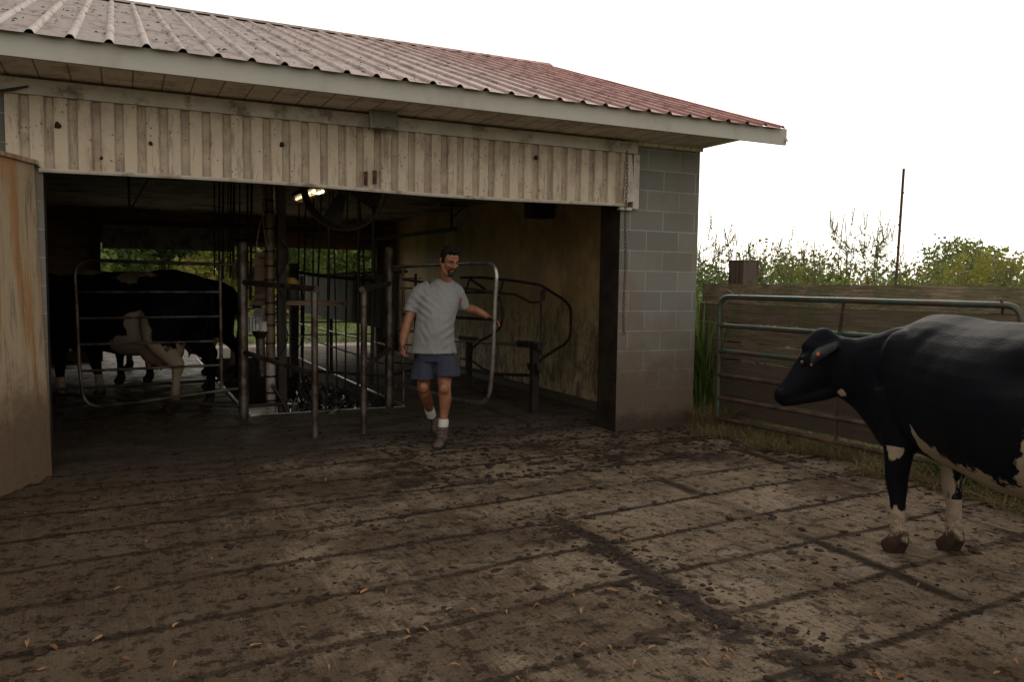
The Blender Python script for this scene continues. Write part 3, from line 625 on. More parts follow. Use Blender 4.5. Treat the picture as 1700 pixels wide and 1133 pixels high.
# ------------------------------------------------------------------ plank fence, green gate, post, pole
FA, FB = Vector((5.91, 7.25, 0)), Vector((6.35, -1.5, 0)); fdir = (FB-FA).normalized(); fn = Vector((-fdir.y, fdir.x, 0))
fence = thing('plank_fence', (FA.x, FA.y, 0), 'weathered brown board fence with light showing between its wide horizontal planks', 'fence')
zs = [.10, .30, .50, .70, .895, 1.10, 1.31, 1.525]
for i in range(7):
    mb = MB(); L_ = (FB-FA).length; n = 40; s0 = random.uniform(-.05, .04); o0 = 0
    gap = (.006, .013, .018, .020, .016, .007, .006)[i]
    for k in range(n+1):
        q = s0+(L_-s0)*k/n; w = .005*mnoise.noise((q*1.2, i*7, 0)); w2 = .006*mnoise.noise((q*1.2, i*7+3, 9))
        for yy, z in ((0, zs[i]+gap/2+w), (0, zs[i+1]-gap/2+w2), (.04, zs[i+1]-gap/2+w2), (.04, zs[i]+gap/2+w)):
            mb.v.append(tuple(FA+fdir*q+fn*(yy+.006*mnoise.noise((q, i*3, 5)))+Vector((0, 0, z))))
    for k in range(n):
        for j in range(4): a = k*4+j; b = k*4+(j+1) % 4; mb.face((a, b, b+4, a+4))
    mb.face((0, 1, 2, 3)); mb.face((4*n+3, 4*n+2, 4*n+1, 4*n)); o = put(mb, 'plank', 'plank', fence, smooth=False); setattr_f(o.data, 'rnd', [random.random()]*len(mb.v))
pb = G(1234, 690); pp = FA+fdir*.45+fn*.04
for q in (.42, 3.3, 6.2):
    c0 = FA+fdir*q+fn*.19; mb = MB(); h = 1.78 if q < 1 else 1.45
    e1 = fdir*.11; e2 = fn*.11
    mb.hexa([c0-e1-e2, c0+e1-e2, c0+e1+e2, c0-e1+e2]+[p+Vector((0, 0, h)) for p in (c0-e1-e2, c0+e1-e2, c0+e1+e2, c0-e1+e2)])
    put(mb, 'fence_post', 'post_wood', fence, smooth=False)

GA, GB = G(1189, 695, .10), G(1486, 757, .10)
gp_ = lambda x, y: PV(x, y, GA, GB)
gate = thing('pipe_gate', (GA.x, GA.y, 0), 'green tubular pipe gate with rusty lower rails standing open against the plank fence', 'gate')
top0 = gp_(1205, 493); bl = gp_(1188, 694); dg_ = (GB-GA); dg_.z = 0; dg_.normalize()
P0 = Vector((GA.x, GA.y, 0)); zt = gp_(1230, 494).z; zbm = .10
def gpt(q, z): return P0+dg_*q+Vector((0, 0, z))
qe = (gp_(1698, 510)-GA).dot(dg_)
pl = fillet([gpt(.02, zbm), gpt(.0, zt), gpt(qe, zt-.0), gpt(qe+.02, zbm)], .13, 8)
kk = [i for i, p in enumerate(pl) if p.z > .55]
pipe(pl, .026, 'frame', 'gate_green', gate, n=12)
for j, (z, mt) in enumerate(((1.225, 'gate_green'), (.985, 'gate_green'), (.755, 'gate_rust'), (.45, 'gate_rust'), (.115, 'gate_rust'))):
    yl = (540, 582, 622, 660, 694)[j]; z0 = gp_(1190, yl).z; pipe([gpt(.0, z0), gpt(qe+.02, z0)], .024, 'rail', mt, gate, n=12)
qb = (gp_(1400, 520)-GA).dot(dg_)
mb = MB(); mb.beam(gpt(qb, zt), gpt(qb-.03, 1.1), .035, .012, dg_); mb.beam(gpt(qb-.03, 1.1), gpt(qb-.02, zbm), .035, .012, dg_); put_each(mb, 'brace', 'gate_rust', gate)
mb = MB(); a_ = gpt(.16, zt-.03); mb.tube([a_+fn*-.03, a_+Vector((.03, .0, .06)), a_+Vector((.12, .2, .10))], .008, 6); put(mb, 'tie_wire', 'gate_rust', gate)
mb = MB(); a_ = gpt(qe-.18, zt); mb.tube([a_+Vector((-.02, -.03, .05)), a_+Vector((0, -.045, 0)), a_+Vector((.03, -.02, -.06))], .010, 6); put(mb, 'latch', 'gate_rust', gate)
t = MB(); a = gp_(1195, 560); b = gp_(1188, 690); off = Vector((-.035, -.03, 0)); nl = 40
for k in range(nl):
    q = a.lerp(b, (k+.5)/nl)+off; hl = (a-b).length/nl*.62; w = .007
    t.tube([Vector((q.x+(math.cos(v)*w if k % 2 else 0), q.y+(0 if k % 2 else math.cos(v)*w), q.z+math.sin(v)*hl)) for v in np.linspace(0, 2*math.pi, 10)], .0025, 4, cap=False)
tag(put(t, 'gate_chain', 'rust', None, origin=(b.x, b.y, b.z)), 'thin rusty chain hanging down the hinge end of the green gate', 'chain')

pa, pb = PY(1500.5, 280, 7.6), PY(1487, 478, 7.6); dn = (pb-pa)
mb = MB(); mb.tube([pa+dn*t for t in (0, .3, .6, 1.0)]+[pa+dn*(1+1.7/abs(dn.z))], .017, 8)
t = put(mb, 'metal_stake', 'rust', None, origin=(pb.x, pb.y, 0)); tag(t, 'tall thin leaning metal pole rising out of the weeds behind the fence', 'pole')
for q, l in ((.2, .03), (.47, -.03), (.52, .02), (.66, -.025), (.4, -.02)): c0 = pa+dn*q; mb = MB(); mb.tube([c0, c0+Vector((l, 0, 0)), c0+Vector((l*1.3, 0, 0))], [.006, .014, .006], 6); put(mb, 'wire_clip', 'rust', t)

# ------------------------------------------------------------------ parlour pipework
def V2(v): return (v.x, v.y)
def pvp(pts, A, B): return [PV(x, y, A, B) for x, y in pts]
def capped_post(px, ytop, gx, r, par, mat='pipe_galv', name='post'):
    z = PD(px, ytop, (gx.x*AX[2][0]+gx.y*AX[2][1]+(1.0-1.5)*AX[2][2])).z
    mb = MB(); mb.tube([(gx.x, gx.y, -.03), (gx.x, gx.y, z-r*.5), (gx.x, gx.y, z-.004), (gx.x, gx.y, z)], [r, r, r*.85, r*.4], 16); put(mb, name, mat, par); return z
LP, RP = G(405, 695), G(646, 677); LF, RF = G(523, 726), G(604, 720)
rl = thing('pipe_railing', (LP.x, LP.y, 0), 'galvanised pipe railing left of the pit, thick post joined to a thin front post', 'railing', 'pipe railings at the pit')
capped_post(402, 402, LP, .052, rl); zt = PV(523, 477, LF, LF+Vector((1, 0, 0))).z
put(MB().tube([(LF.x, LF.y, -.03), (LF.x, LF.y, zt-.02)], .032, 14), 'front_post', 'pipe_galv', rl)
A_, B_ = (LP.x, LP.y), (LF.x, LF.y)
pipe([PV(404, 469, A_, B_), PV(526, 480, A_, B_)], .03, 'rail', 'pipe_galv', rl); pipe([PV(404, 585, A_, B_), PV(523, 622, A_, B_)], .027, 'rail', 'pipe_galv', rl)
pipe([Vector((LP.x, LP.y, .12))-Vector((1.9, -1.2, -.08)), (LP.x, LP.y, .13), (LP.x+.42, LP.y+.1, .12)], .018, 'toe_rail', 'pipe_dark', rl)
rr = thing('pipe_railing', (RP.x, RP.y, 0), 'galvanised pipe railing right of the pit behind the man, with a diagonal brace', 'railing', 'pipe railings at the pit')
capped_post(647, 411, RP, .052, rr); zt = PV(602, 478, RF, RF+Vector((1, 0, 0))).z
put(MB().tube([(RF.x, RF.y, -.03), (RF.x, RF.y, zt-.02)], .032, 14), 'front_post', 'pipe_galv', rr)
A_, B_ = (RP.x, RP.y), (RF.x, RF.y)
pipe([PV(646, 471, A_, B_), PV(601, 481, A_, B_)], .03, 'rail', 'pipe_galv', rr); pipe([PV(648, 577, A_, B_), PV(606, 611, A_, B_)], .026, 'brace', 'pipe_galv', rr)
pipe([(RP.x-.75, RP.y+1.0, .36), (RP.x+.1, RP.y+.3, .34), (RP.x+1.3, RP.y+1.7, .36)], .018, 'toe_rail', 'pipe_dark', rr)

# left loop gate in front of the cow
lg = thing('loop_gate', (LP.x-.1, LP.y, .2), 'closed six-bar tubular gate with rounded corners in front of the penned cow', 'gate')
cA = np.array([LP.x, LP.y]); e_ = PD(125, 560, 8.25); cB = np.array([e_.x, e_.y])
lv = lambda x, y: PV(x, y, cA, cB)
pl = [lv(396, 440), lv(200, 434)]+fillet([lv(200, 434), lv(122, 431), lv(127, 500)], .30, 8)[1:]+[lv(131, 600)]+fillet([lv(133, 620), lv(140, 678), lv(230, 668)], .25, 8)+[lv(367, 649), lv(400, 645)]
pipe(pl, .019, 'frame', 'pipe_galv', lg, n=10)
for a, b, c in ((485, 127, 485), (529, 129, 525.5), (572.5, 132, 566.5), (616.5, 136, 606.5)):
    pipe([lv(b, a), lv(366, c)], .014, 'bar', 'pipe_galv', lg, n=10)
pipe([lv(365, 441), lv(368, 650)], .019, 'upright', 'pipe_galv', lg, n=10)
pipe([lv(388, 436), lv(389, 462)], .03, 'hinge', 'rust', lg)
# horizontal kick rail behind the gate
mb = MB(); mb.tube([(-2.9, 9.5, .30), (-1.4, 9.75, .29), (1.1, 10.05, .30)], .018, 8); tag(put(mb, 'kick_rail', 'pipe_dark', None, origin=(-2.9, 9.5, 0)), 'low dark rail running behind the loop gate at hoof height', 'rail')

# man's gate
MA = np.array([RP.x, RP.y]); e_ = PD(821, 531, 7.62); MBp = np.array([e_.x, e_.y]); mv = lambda x, y: PV(x, y, MA, MBp)
mg = thing('loop_gate', (RP.x+.05, RP.y-.1, .3), 'open loop gate of bent steel tube that the man is swinging', 'gate')
pl = [mv(652, 444), mv(720, 440), mv(780, 437.5)]+fillet([mv(780, 437.5), mv(826, 437), mv(822, 500)], .20, 9)[1:]+[mv(820, 560)]+fillet([mv(818, 600), mv(812, 672), mv(755, 664)], .20, 9)+[mv(700, 648), mv(668, 641)]
pipe(pl, .020, 'frame', 'pipe_bright', mg, n=12)
pipe([mv(669, 441), mv(670, 668)], .016, 'upright', 'pipe_galv', mg)
for y0, y1 in ((464, 486), (522, 531)): pipe([mv(669, y0), mv(821, y1)], .015, 'bar', 'pipe_dark', mg)
for y_ in (446, 640): mb = MB(); mb.tube([mv(657, y_)+Vector((0, 0, .03)), mv(657, y_)-Vector((0, 0, .03))], .03, 10); put(mb, 'hinge', 'rust', mg)

# right-hand stall structure along the lining wall
st = thing('stall_frame', tuple(G(885, 684)), 'dark bent-tube entrance stall with heavy short posts by the yellowed wall', 'stall')
S1, S2 = G(886, 686), G(778, 645)
def stp(x, y): return PV(x, y, (S1.x, S1.y), (S2.x, S2.y))
for (x, y, gx, w) in ((886, 577, S1, .085), (777, 567, S2, .075)):
    z = stp(x, y).z; mb = MB(); mb.box((gx.x-w/2, gx.y-w/2, -.02), (gx.x+w/2, gx.y+w/2, z)); put(mb, 'post', 'pipe_dark', st, smooth=False)
pipe([stp(700, 559), stp(764, 566), stp(868, 572)], .022, 'top_beam', 'pipe_bright', st)
mb = MB(); mb.beam(stp(862, 570), stp(897, 576), .075, .06); [mb.beam(stp(x, 571+.1*(x-866)), stp(x+3, 571.5+.1*(x-866)), .09, .075) for x in (864, 872, 880, 890)]; put(mb, 'ratchet_block', 'pipe_dark', st, smooth=False)
mb = MB(); mb.beam(stp(764, 561), stp(792, 564), .06, .05); mb.tube([stp(781, 600), stp(784, 578), stp(795, 569)], .018, 8); put(mb, 'bracket', 'pipe_dark', st)
pipe([stp(764, 610), stp(820, 621), stp(884, 624)], .02, 'lower_rail', 'pipe_dark', st); pipe([stp(764, 595), stp(785, 600), stp(800, 612), stp(835, 625)], .014, 'lower_rail', 'pipe_dark', st)
W1 = (4.33, 8.25); W2 = (5.0, 8.62); W0 = (3.85, 9.9)
def stw(x, y): return PV(x, y, W1, W2)
def sto(x, y): return PV(x, y, W1, W0)
pipe([sto(765, 461), sto(800, 461), sto(850, 466), sto(890, 472)], .017, 'top_rail', 'pipe_dark', st)
P_ = [sto(890, 472), stw(898, 474), stw(938, 499), stw(948, 512), stw(947, 558), stw(940, 570), stw(905, 592), stw(893, 602)]
pipe(P_, .018, 'bent_hoop', 'pipe_dark', st, .12)
pipe([stw(899, 482), stw(897, 590)], .012, 'upright', 'pipe_dark', st); pipe([stw(903, 480), stw(902, 500)], .02, 'bracket', 'pipe_dark', st)
pipe([sto(765, 486), sto(820, 486), sto(855, 489), sto(880, 502), sto(897, 502)], .013, 'cross_rail', 'pipe_dark', st)
pipe([sto(780, 463), sto(773, 485)], .013, 'strut', 'pipe_dark', st); pipe([sto(780, 463), sto(806, 481)], .016, 'strut', 'pipe_dark', st); pipe([sto(836, 465), sto(830, 486)], .016, 'strut', 'pipe_dark', st)
pipe([sto(820, 487), sto(831, 497), sto(835, 520), sto(832, 545), sto(815, 557), sto(795, 567)], .016, 'bent_hoop', 'pipe_dark', st, .1)
mb = MB(); [mb.beam(stp(879+a, b), stp(896+a, b+1), .05, .045) for a, b in ((0, 611), (3, 617), (-1, 606))]; put(mb, 'bolt_clamp', 'pipe_dark', st, smooth=False)
mb = MB(); mb.tube([G(765, 642, .05), G(800, 649, .05), G(858, 666, .06)], .017, 8); tag(put(mb, 'loose_pipe', 'pipe_dark', None, origin=tuple(G(765, 642))), 'dark pipe lying on the floor between the stall and the gate', 'pipe')
# low kerb under the lining wall
mb = MB(); mb.box((5.02, YF+.5, -.01), (5.148, YB-.3, .075)); put(mb, 'floor_kerb', 'pit_wall', barn, smooth=False)

# pit-side rump rails and hanging sheet (right side)
rs = thing('rump_rail', (PX1+.02, 9.5, 0), 'long bright rump rail with hanging dark splash sheet along the right of the pit', 'rail')
X_ = PX1+.05
pipe([PX(478, 533, X_), PX(640, 573, X_)], .017, 'rail', 'pipe_bright', rs); 
pipe([(X_, 10.2, .42), (X_, 15.8, .42)], .014, 'rail', 'pipe_dark', rs)
pipe([(X_+.02, 9.3, 1.62), (X_+.02, 15.9, 1.58)], .02, 'rail', 'pipe_dark', rs)
for yy in (15.6, 13.2, 11.2): pipe([(X_+.02, yy, -.02), (X_+.02, yy, 1.62)], .028, 'post', 'pipe_dark', rs)
mb = MB(); n = 40; 
za, zb_ = lambda y: 1.56, lambda y: .90
for side in (0, .006):
    for i in range(n+1):
        y = 9.55+(15.3-9.55)*i/n; w = .035*math.sin(y*9)+.02*mnoise.noise((y*3, 0, 0))
        a_ = .66+.02*mnoise.noise((y*2, 5, 0))
        mb.v.append((X_+side+.01+w*.3, y, 1.58)); mb.v.append((X_+side+w, y, a_+.22))
for i in range(n):
    a = 2*i; m2 = 2*(n+1); mb.face((a, a+1, a+3, a+2)); mb.face((m2+a, m2+a+2, m2+a+3, m2+a+1)); mb.face((a+1, m2+a+1, m2+a+3, a+3))
put(mb, 'splash_sheet', 'rubber_sheet', rs)
# right platform far rails (seen beyond the thick post)
fr = thing('side_rail', (4.1, 11, 0), 'bright horizontal rails of the right-hand standing row behind the man', 'rail')
for (a, b, r_, mt) in (((650, 462), (700, 462), .010, 'pipe_bright'), ((648, 478), (700, 479), .013, 'pipe_bright'), ((648, 545), (700, 553), .02, 'pipe_bright'), ((648, 570), (700, 575), .012, 'pipe_galv'), ((650, 602), (700, 606), .013, 'pipe_dark')):
    pipe([PV(*a, (3.3, 10.8), (4.4, 10.2)), PV(*b, (3.3, 10.8), (4.4, 10.2))], r_, 'rail', mt, fr)
pipe([PV(690, 455, (3.3, 10.8), (4.4, 10.2)), (PV(690, 455, (3.3, 10.8), (4.4, 10.2)).x, PV(690, 455, (3.3, 10.8), (4.4, 10.2)).y, 0)], .02, 'post', 'pipe_dark', fr)

# far field gate beyond the pit, seen through the back opening
fg = thing('far_gate', (3.0, 17.2, 0), 'dark barred gate standing beyond the pit at the back opening', 'gate')
for z in (.35, .62, .9, 1.15): pipe([(2.2, 17.2, z), (5.0, 17.0, z)], .018, 'bar', 'pipe_dark', fg)
for x in (2.2, 2.9, 3.7, 5.0): pipe([(x, 17.15, -.02), (x, 17.15, 1.2)], .022, 'upright', 'pipe_dark', fg)
fw = thing('wood_post', (2.45, 14.5, 0), 'square dark wooden post behind the yellow jug', 'post')
p_ = PD(487, 440, 12.4); put(MB().box((p_.x-.06, p_.y-.06, -.01), (p_.x+.06, p_.y+.06, p_.z)), 'shaft', 'pipe_dark', fw, smooth=False); put(MB().box((p_.x-.07, p_.y-.07, p_.z), (p_.x+.07, p_.y+.07, p_.z+.02)), 'cap', 'pipe_dark', fw, smooth=False)

# vertical vacuum column and steel post
c0 = G(453, 686); c0 = Vector((c0.x, c0.y+.12, 0)); dpt = c0.x*AX[2][0]+c0.y*AX[2][1]
pv = thing('vacuum_pipe', (c0.x, c0.y, -.7), 'upright plastic pipe with black bands, white at the foot and brown above', 'pipe')
def zat(y, px=452): return PV(px, y, (c0.x, c0.y), (c0.x+.9, c0.y-.436)).z
put(MB().tube([(c0.x, c0.y, -.1), (c0.x, c0.y, zat(600))], .055, 16), 'lower_pipe', 'pvc', pv)
put(MB().tube([(c0.x, c0.y, zat(600)), (c0.x, c0.y, 2.74)], .052, 16), 'upper_pipe', 'pvc_brown', pv)
for y in (672, 665, 652, 625, 570, 540, 522, 503, 465, 442, 418, 380, 353, 333): z = zat(y); put(MB().tube([(c0.x, c0.y, z-.012), (c0.x, c0.y, z+.012)], .059, 16), 'band', 'rubber', pv)
q0 = c0+Vector((.9, -.436, 0))*.13
mb = MB(); mb.box((q0.x-.045, q0.y-.045, -.4), (q0.x+.045, q0.y+.045, 2.74)); tag(put(mb, 'steel_post', 'pipe_dark', None, origin=(q0.x, q0.y, -.4), smooth=False), 'dark square steel post beside the banded plastic pipe', 'post')
ph = lambda x, y, o_=0: PV(x, y, (c0.x, c0.y+o_), (c0.x+.9, c0.y-.436+o_))
def boxat(x0, y0, x1, y1, depth, name, mat, par=None, o_=0., label=None, cat=None, mb=None, group=None):
    a, b = ph(x0, y1, o_), ph(x1, y0, o_); s_ = Vector((.9, -.436, 0)); f_ = Vector((.436, .9, 0)); w = (b-a).dot(s_)
    q = [a, a+s_*w, a+s_*w+f_*depth, a+f_*depth]; h = Vector((0, 0, b.z-a.z)); own = mb is None
    mb = mb or MB(); mb.hexa(q+[p+h for p in q])
    if not own: return
    o = put(mb, name, mat, par, origin=tuple(a) if par is None else None, smooth=False)
    if label: tag(o, label, cat, group)
    return o
t = thing('control_box', tuple(ph(432, 463)), 'tall grey-brown control cabinet between the thick post and the banded pipe', 'box')
boxat(423, 423, 445, 508, .16, 'case', 'brown_board', t, .06); boxat(425, 419, 446, 424, .17, 'lid', 'box_grey', t, .05); boxat(430, 428, 441, 430, .01, 'vent', 'rubber', t, .045)
t = thing('equipment_shelf', tuple(ph(490, 505)), 'narrow brown shelf spanning the middle of the pit railings', 'shelf')
boxat(416, 501, 567, 506, .28, 'shelf_board', 'brown_board', t, .1); boxat(418, 506, 422, 512, .25, 'bracket', 'pipe_dark', t, .1)
t = thing('junction_box', tuple(ph(417, 540)), 'white plastic milk pulsator box with ribs strapped to the thick post', 'box')
boxat(406, 524, 420, 550, .10, 'case', 'white_plastic', t, -.22); mb = MB()
for i in range(4): boxat(409+i*5.5, 525+i*.8, 412.5+i*5.5, 551-i*.5, .12, '', '', o_=-.26, mb=mb)
put(mb, 'ribs', 'white_plastic', t, smooth=False); boxat(431, 534, 442, 551, .08, 'side_cup', 'white_plastic', t, -.1)
mb = MB(); boxat(422, 512, 446, 534, .16, '', '', o_=.02, mb=mb); tag(put(mb, 'motor_box', 'box_grey', None, origin=tuple(ph(434, 534)), smooth=False), 'dark blue-grey motor housing under the shelf by the banded pipe', 'box')
t = thing('milk_filter', tuple(ph(433, 600)), 'hanging tapered metal filter tube left of the banded pipe', 'filter')
a, b, c, d = ph(432, 550, -.05), ph(432, 562, -.05), ph(434, 612, -.05), ph(435, 625, -.05)
put(MB().tube([b, c], .05, 14), 'tube', 'pipe_galv', t); put(MB().tube([a, b], [.10, .05], 14), 'funnel', 'pipe_dark', t); put(MB().tube([c, c.lerp(d, .5), d], [.05, .03, .03], 12), 'nozzle', 'pipe_galv', t)
t = thing('yellow_jug', tuple(ph(484, 501, .25)), 'yellow plastic jug standing on the brown shelf', 'jug')
mb = MB(); a = ph(484, 500, .25); mb.tube([a, a+Vector((0, 0, .04)), a+Vector((0, 0, .16)), a+Vector((0, 0, .22)), a+Vector((0, 0, .24))], [.07, .085, .085, .05, .03], 14); put(mb, 'body', 'dark_paint', t)
mb = MB(); mb.tube([a+Vector((0, 0, .15)), a+Vector((0, 0, .23)), a+Vector((0, 0, .27))], [.10, .085, .03], 14); put(mb, 'lid', 'yellow_plastic', t)
t = thing('milk_bucket', tuple(ph(487, 683, .8)), 'small stainless bucket with ring handles standing in the pit', 'bucket')
a = ph(487, 685, .6); mb = MB(); mb.tube([a+Vector((0, 0, -.08)), a+Vector((0, 0, .10)), a+Vector((0, 0, .105))], [.05, .058, .075], 16); put(mb, 'body', 'steel', t)
for dx in (-.035, .035): mb = MB(); mb.tube([a+Vector((dx+.02*math.cos(v), 0, .115+.05*math.sin(v))) for v in np.linspace(0, math.pi, 8)], .005, 5); put(mb, 'handle', 'steel', t)
mb = MB(); mb.tube(fillet([ph(462, 600, .1), ph(463, 668, .1), ph(466, 683, .1), ph(476, 686, .1)], .06), .014, 10); tag(put(mb, 'bent_pipe', 'pipe_bright', None, origin=tuple(ph(466, 683, .1))), 'thin bright pipe bending at the foot of the banded pipe', 'pipe')
t = thing('metal_canister', tuple(ph(560, 684)), 'bright metal cylinder lying at the front edge of the pit', 'canister')
a, b = Vector(ph(546, 690, -.1)), Vector(ph(562, 678, -.1)); put(MB().tube([a, b], .030, 14), 'body', 'steel', t); put(MB().tube([a-(b-a)*.12, a+(b-a)*.05], .040, 14), 'cap', 'dark_paint', t)
# rag cord on pit edge
mb = MB(); mb.tube([G(415, 691, .02), G(430, 688, .03), G(443, 683, .03), G(455, 681, .05)], [.012, .02, .016, .01], 8, smooth=3); tag(put(mb, 'wet_rag', 'white_paint', None, origin=tuple(G(430, 688))), 'twisted pale rag lying on the edge of the pit by the thick post', 'rag')

# milking clusters hanging in the pit
def make_cluster(c0, seed):
    rnd = random.Random(seed); t = thing('milking_cluster', tuple(c0), 'one of the tangled black rubber milking clusters hanging in the pit', 'milking cluster', 'milking clusters hanging in the pit')
    mb = MB(); mb.ell(c0, (.055, .055, .045), 12, 8); mb.tube([c0-Vector((0, 0, .04)), c0-Vector((0, 0, .10))], .016, 8); put(mb, 'claw', 'steel', t)
    for k in range(4):
        a = k*math.pi/2+rnd.random(); p = c0+Vector((math.cos(a)*.05, math.sin(a)*.05, .02)); d = Vector((math.cos(a)*rnd.uniform(.1, .22), math.sin(a)*rnd.uniform(.1, .22), rnd.uniform(-.2, .05)))
        put(MB().tube([p, p+d*.4+Vector((0, 0, .10)), p+d], .010, 6, smooth=3), 'liner_tube', 'rubber', t)
        e = p+d; put(MB().tube([e, e+Vector((rnd.uniform(-.05, .05), rnd.uniform(-.05, .05), -.15))], [.019, .023], 10), 'teat_cup', 'steel' if rnd.random() < .2 else 'rubber', t)
    for k in range(3):
        e = c0+Vector((rnd.uniform(-.1, .1), rnd.uniform(-.1, .1), -.02)); w = [e]
        for j in range(5): w.append(w[-1]+Vector((rnd.uniform(-.10, .10), rnd.uniform(-.1, .1), rnd.uniform(-.13, .06))))
        put(MB().tube(w, .011, 6, smooth=4), 'hose', 'rubber', t)
    return t
for i, (x, y, d) in enumerate(((500, 634, 11.0), (518, 655, 10.3), (505, 668, 9.9), (545, 655, 10.6), (570, 668, 10.1), (590, 678, 9.9), (535, 678, 9.7), (562, 652, 11.2), (612, 672, 10.2))): make_cluster(PD(x, y, d), i)
# straight drop hoses
def hose(x0, y0, x1, y1, d, r, lab, grp, mat='rubber', sag=.0):
    a, b = PD(x0, y0, d), PD(x1, y1, d); mb = MB(); n = 8; P = [a.lerp(b, i/n)+Vector((sag*math.sin(math.pi*i/n)*.9, -sag*math.sin(math.pi*i/n)*.436, 0)) for i in range(n+1)]
    mb.tube(P, r, 7); return tag(put(mb, 'milk_hose', mat, None, origin=tuple(b)), lab, 'hose', grp)
for x, x2, y2, r in ((356, 356, 458, .010), (364, 364, 462, .012), (371, 370, 464, .013), (379, 378, 452, .008), (383.5, 382, 462, .012), (389, 387, 464, .016), (398, 398, 420, .009), (411, 411, 480, .014), (418, 416, 500, .016)):
    hose(x, 296, x2, y2, 10.4, r, 'one of the straight dark hoses hanging over the cow left of the banded pipe', 'hoses hanging left of the banded pipe')
for x, x2, y2, r, sg, d in ((497, 494, 640, .010, .0, 11), (508, 502, 640, .012, .05, 10.6), (521, 518, 648, .011, -.03, 10.8), (534, 520, 670, .013, .03, 10.4), (547, 543, 672, .017, .0, 10), (553, 560, 660, .010, -.06, 10.7), (577, 573, 655, .012, .02, 10.8), (596, 594, 662, .020, -.02, 10.3), (596, 610, 520, .012, 0, 10.9), (621, 617, 640, .022, .0, 10.1), (620, 628, 678, .010, .02, 10.2)):
    hose(x, 318, x2, y2, d, r, 'one of the straight dark hoses hanging over the pit right of the banded pipe', 'hoses hanging over the pit')
for i, (P, lab, r) in enumerate(([[(466, 400), (476, 412), (478, 430), (466, 455), (462, 470)], 'looped black hose at the right of the steel post', .012], [[(462, 475), (472, 500), (470, 530), (478, 560), (465, 590)], 'thin black cable curling below the shelf by the steel post', .007], [[(452, 640), (470, 668), (478, 690)], 'thick black hose slanting down to the foot of the banded pipe', .02], [[(500, 525), (505, 548), (498, 572), (489, 585)], 'black hose curving down past the far wooden post', .01], [[(434, 300), (438, 340), (430, 380), (424, 420)], 'yellowish cords hanging to the top of the control cabinet', .008], [[(440, 300), (436, 350), (441, 400), (447, 420)], 'second yellowish cord crossing above the control cabinet', .006])):
    mb = MB(); mb.tube([ph(x, y, -.08 if i != 3 else 1.6) for x, y in P], r, 7, smooth=5); tag(put(mb, 'hose' if i < 4 else 'cord', 'rubber' if i < 4 else 'brown_board', None, origin=tuple(ph(*P[-1]))), lab, 'hose' if i < 4 else 'cord')
mb = MB(); mb.tube([PD(495, 452, 11.5), PD(540, 459, 11), PD(625, 466, 10)], .022, 8, smooth=3); tag(put(mb, 'milk_line', 'pipe_dark', None, origin=tuple(PD(540, 459, 11))), 'dark milk line sloping across the back opening above the shelf', 'pipe')
# feed front on the far left
t = thing('feed_rail', tuple(G(90, 660)), 'pale ladder-like bent rail beside the head of the penned cow', 'rail'); ff = lambda x, y: PD(x, y, 9.6)
pipe([ff(82, 462), ff(158, 452)], .012, 'rail', 'pipe_bright', t); pipe([ff(78, 475), ff(86, 492), ff(162, 478)], .014, 'rail', 'pipe_bright', t, .08)
for x in (82, 96, 112, 128, 146): pipe([ff(x, 461-(x-82)*.11), ff(x+7, 491-(x-82)*.17)], .010, 'rung', 'pipe_galv', t)
t = thing('spring_latch', tuple(ff(115, 583)), 'small coiled spring latch glinting left of the loop gate', 'latch')
a, b = ff(84, 583), ff(113, 582); n = 60; sd, up = frame(b-a); mb = MB(); mb.tube([a.lerp(b, i/n)+sd*math.cos(i*1.0)*.022+up*math.sin(i*1.0)*.022 for i in range(n+1)], .006, 5); put(mb, 'spring', 'pipe_galv', t)
put(MB().ell(ff(116, 582), (.028, .028, .028), 12, 8), 'knob', 'steel', t)

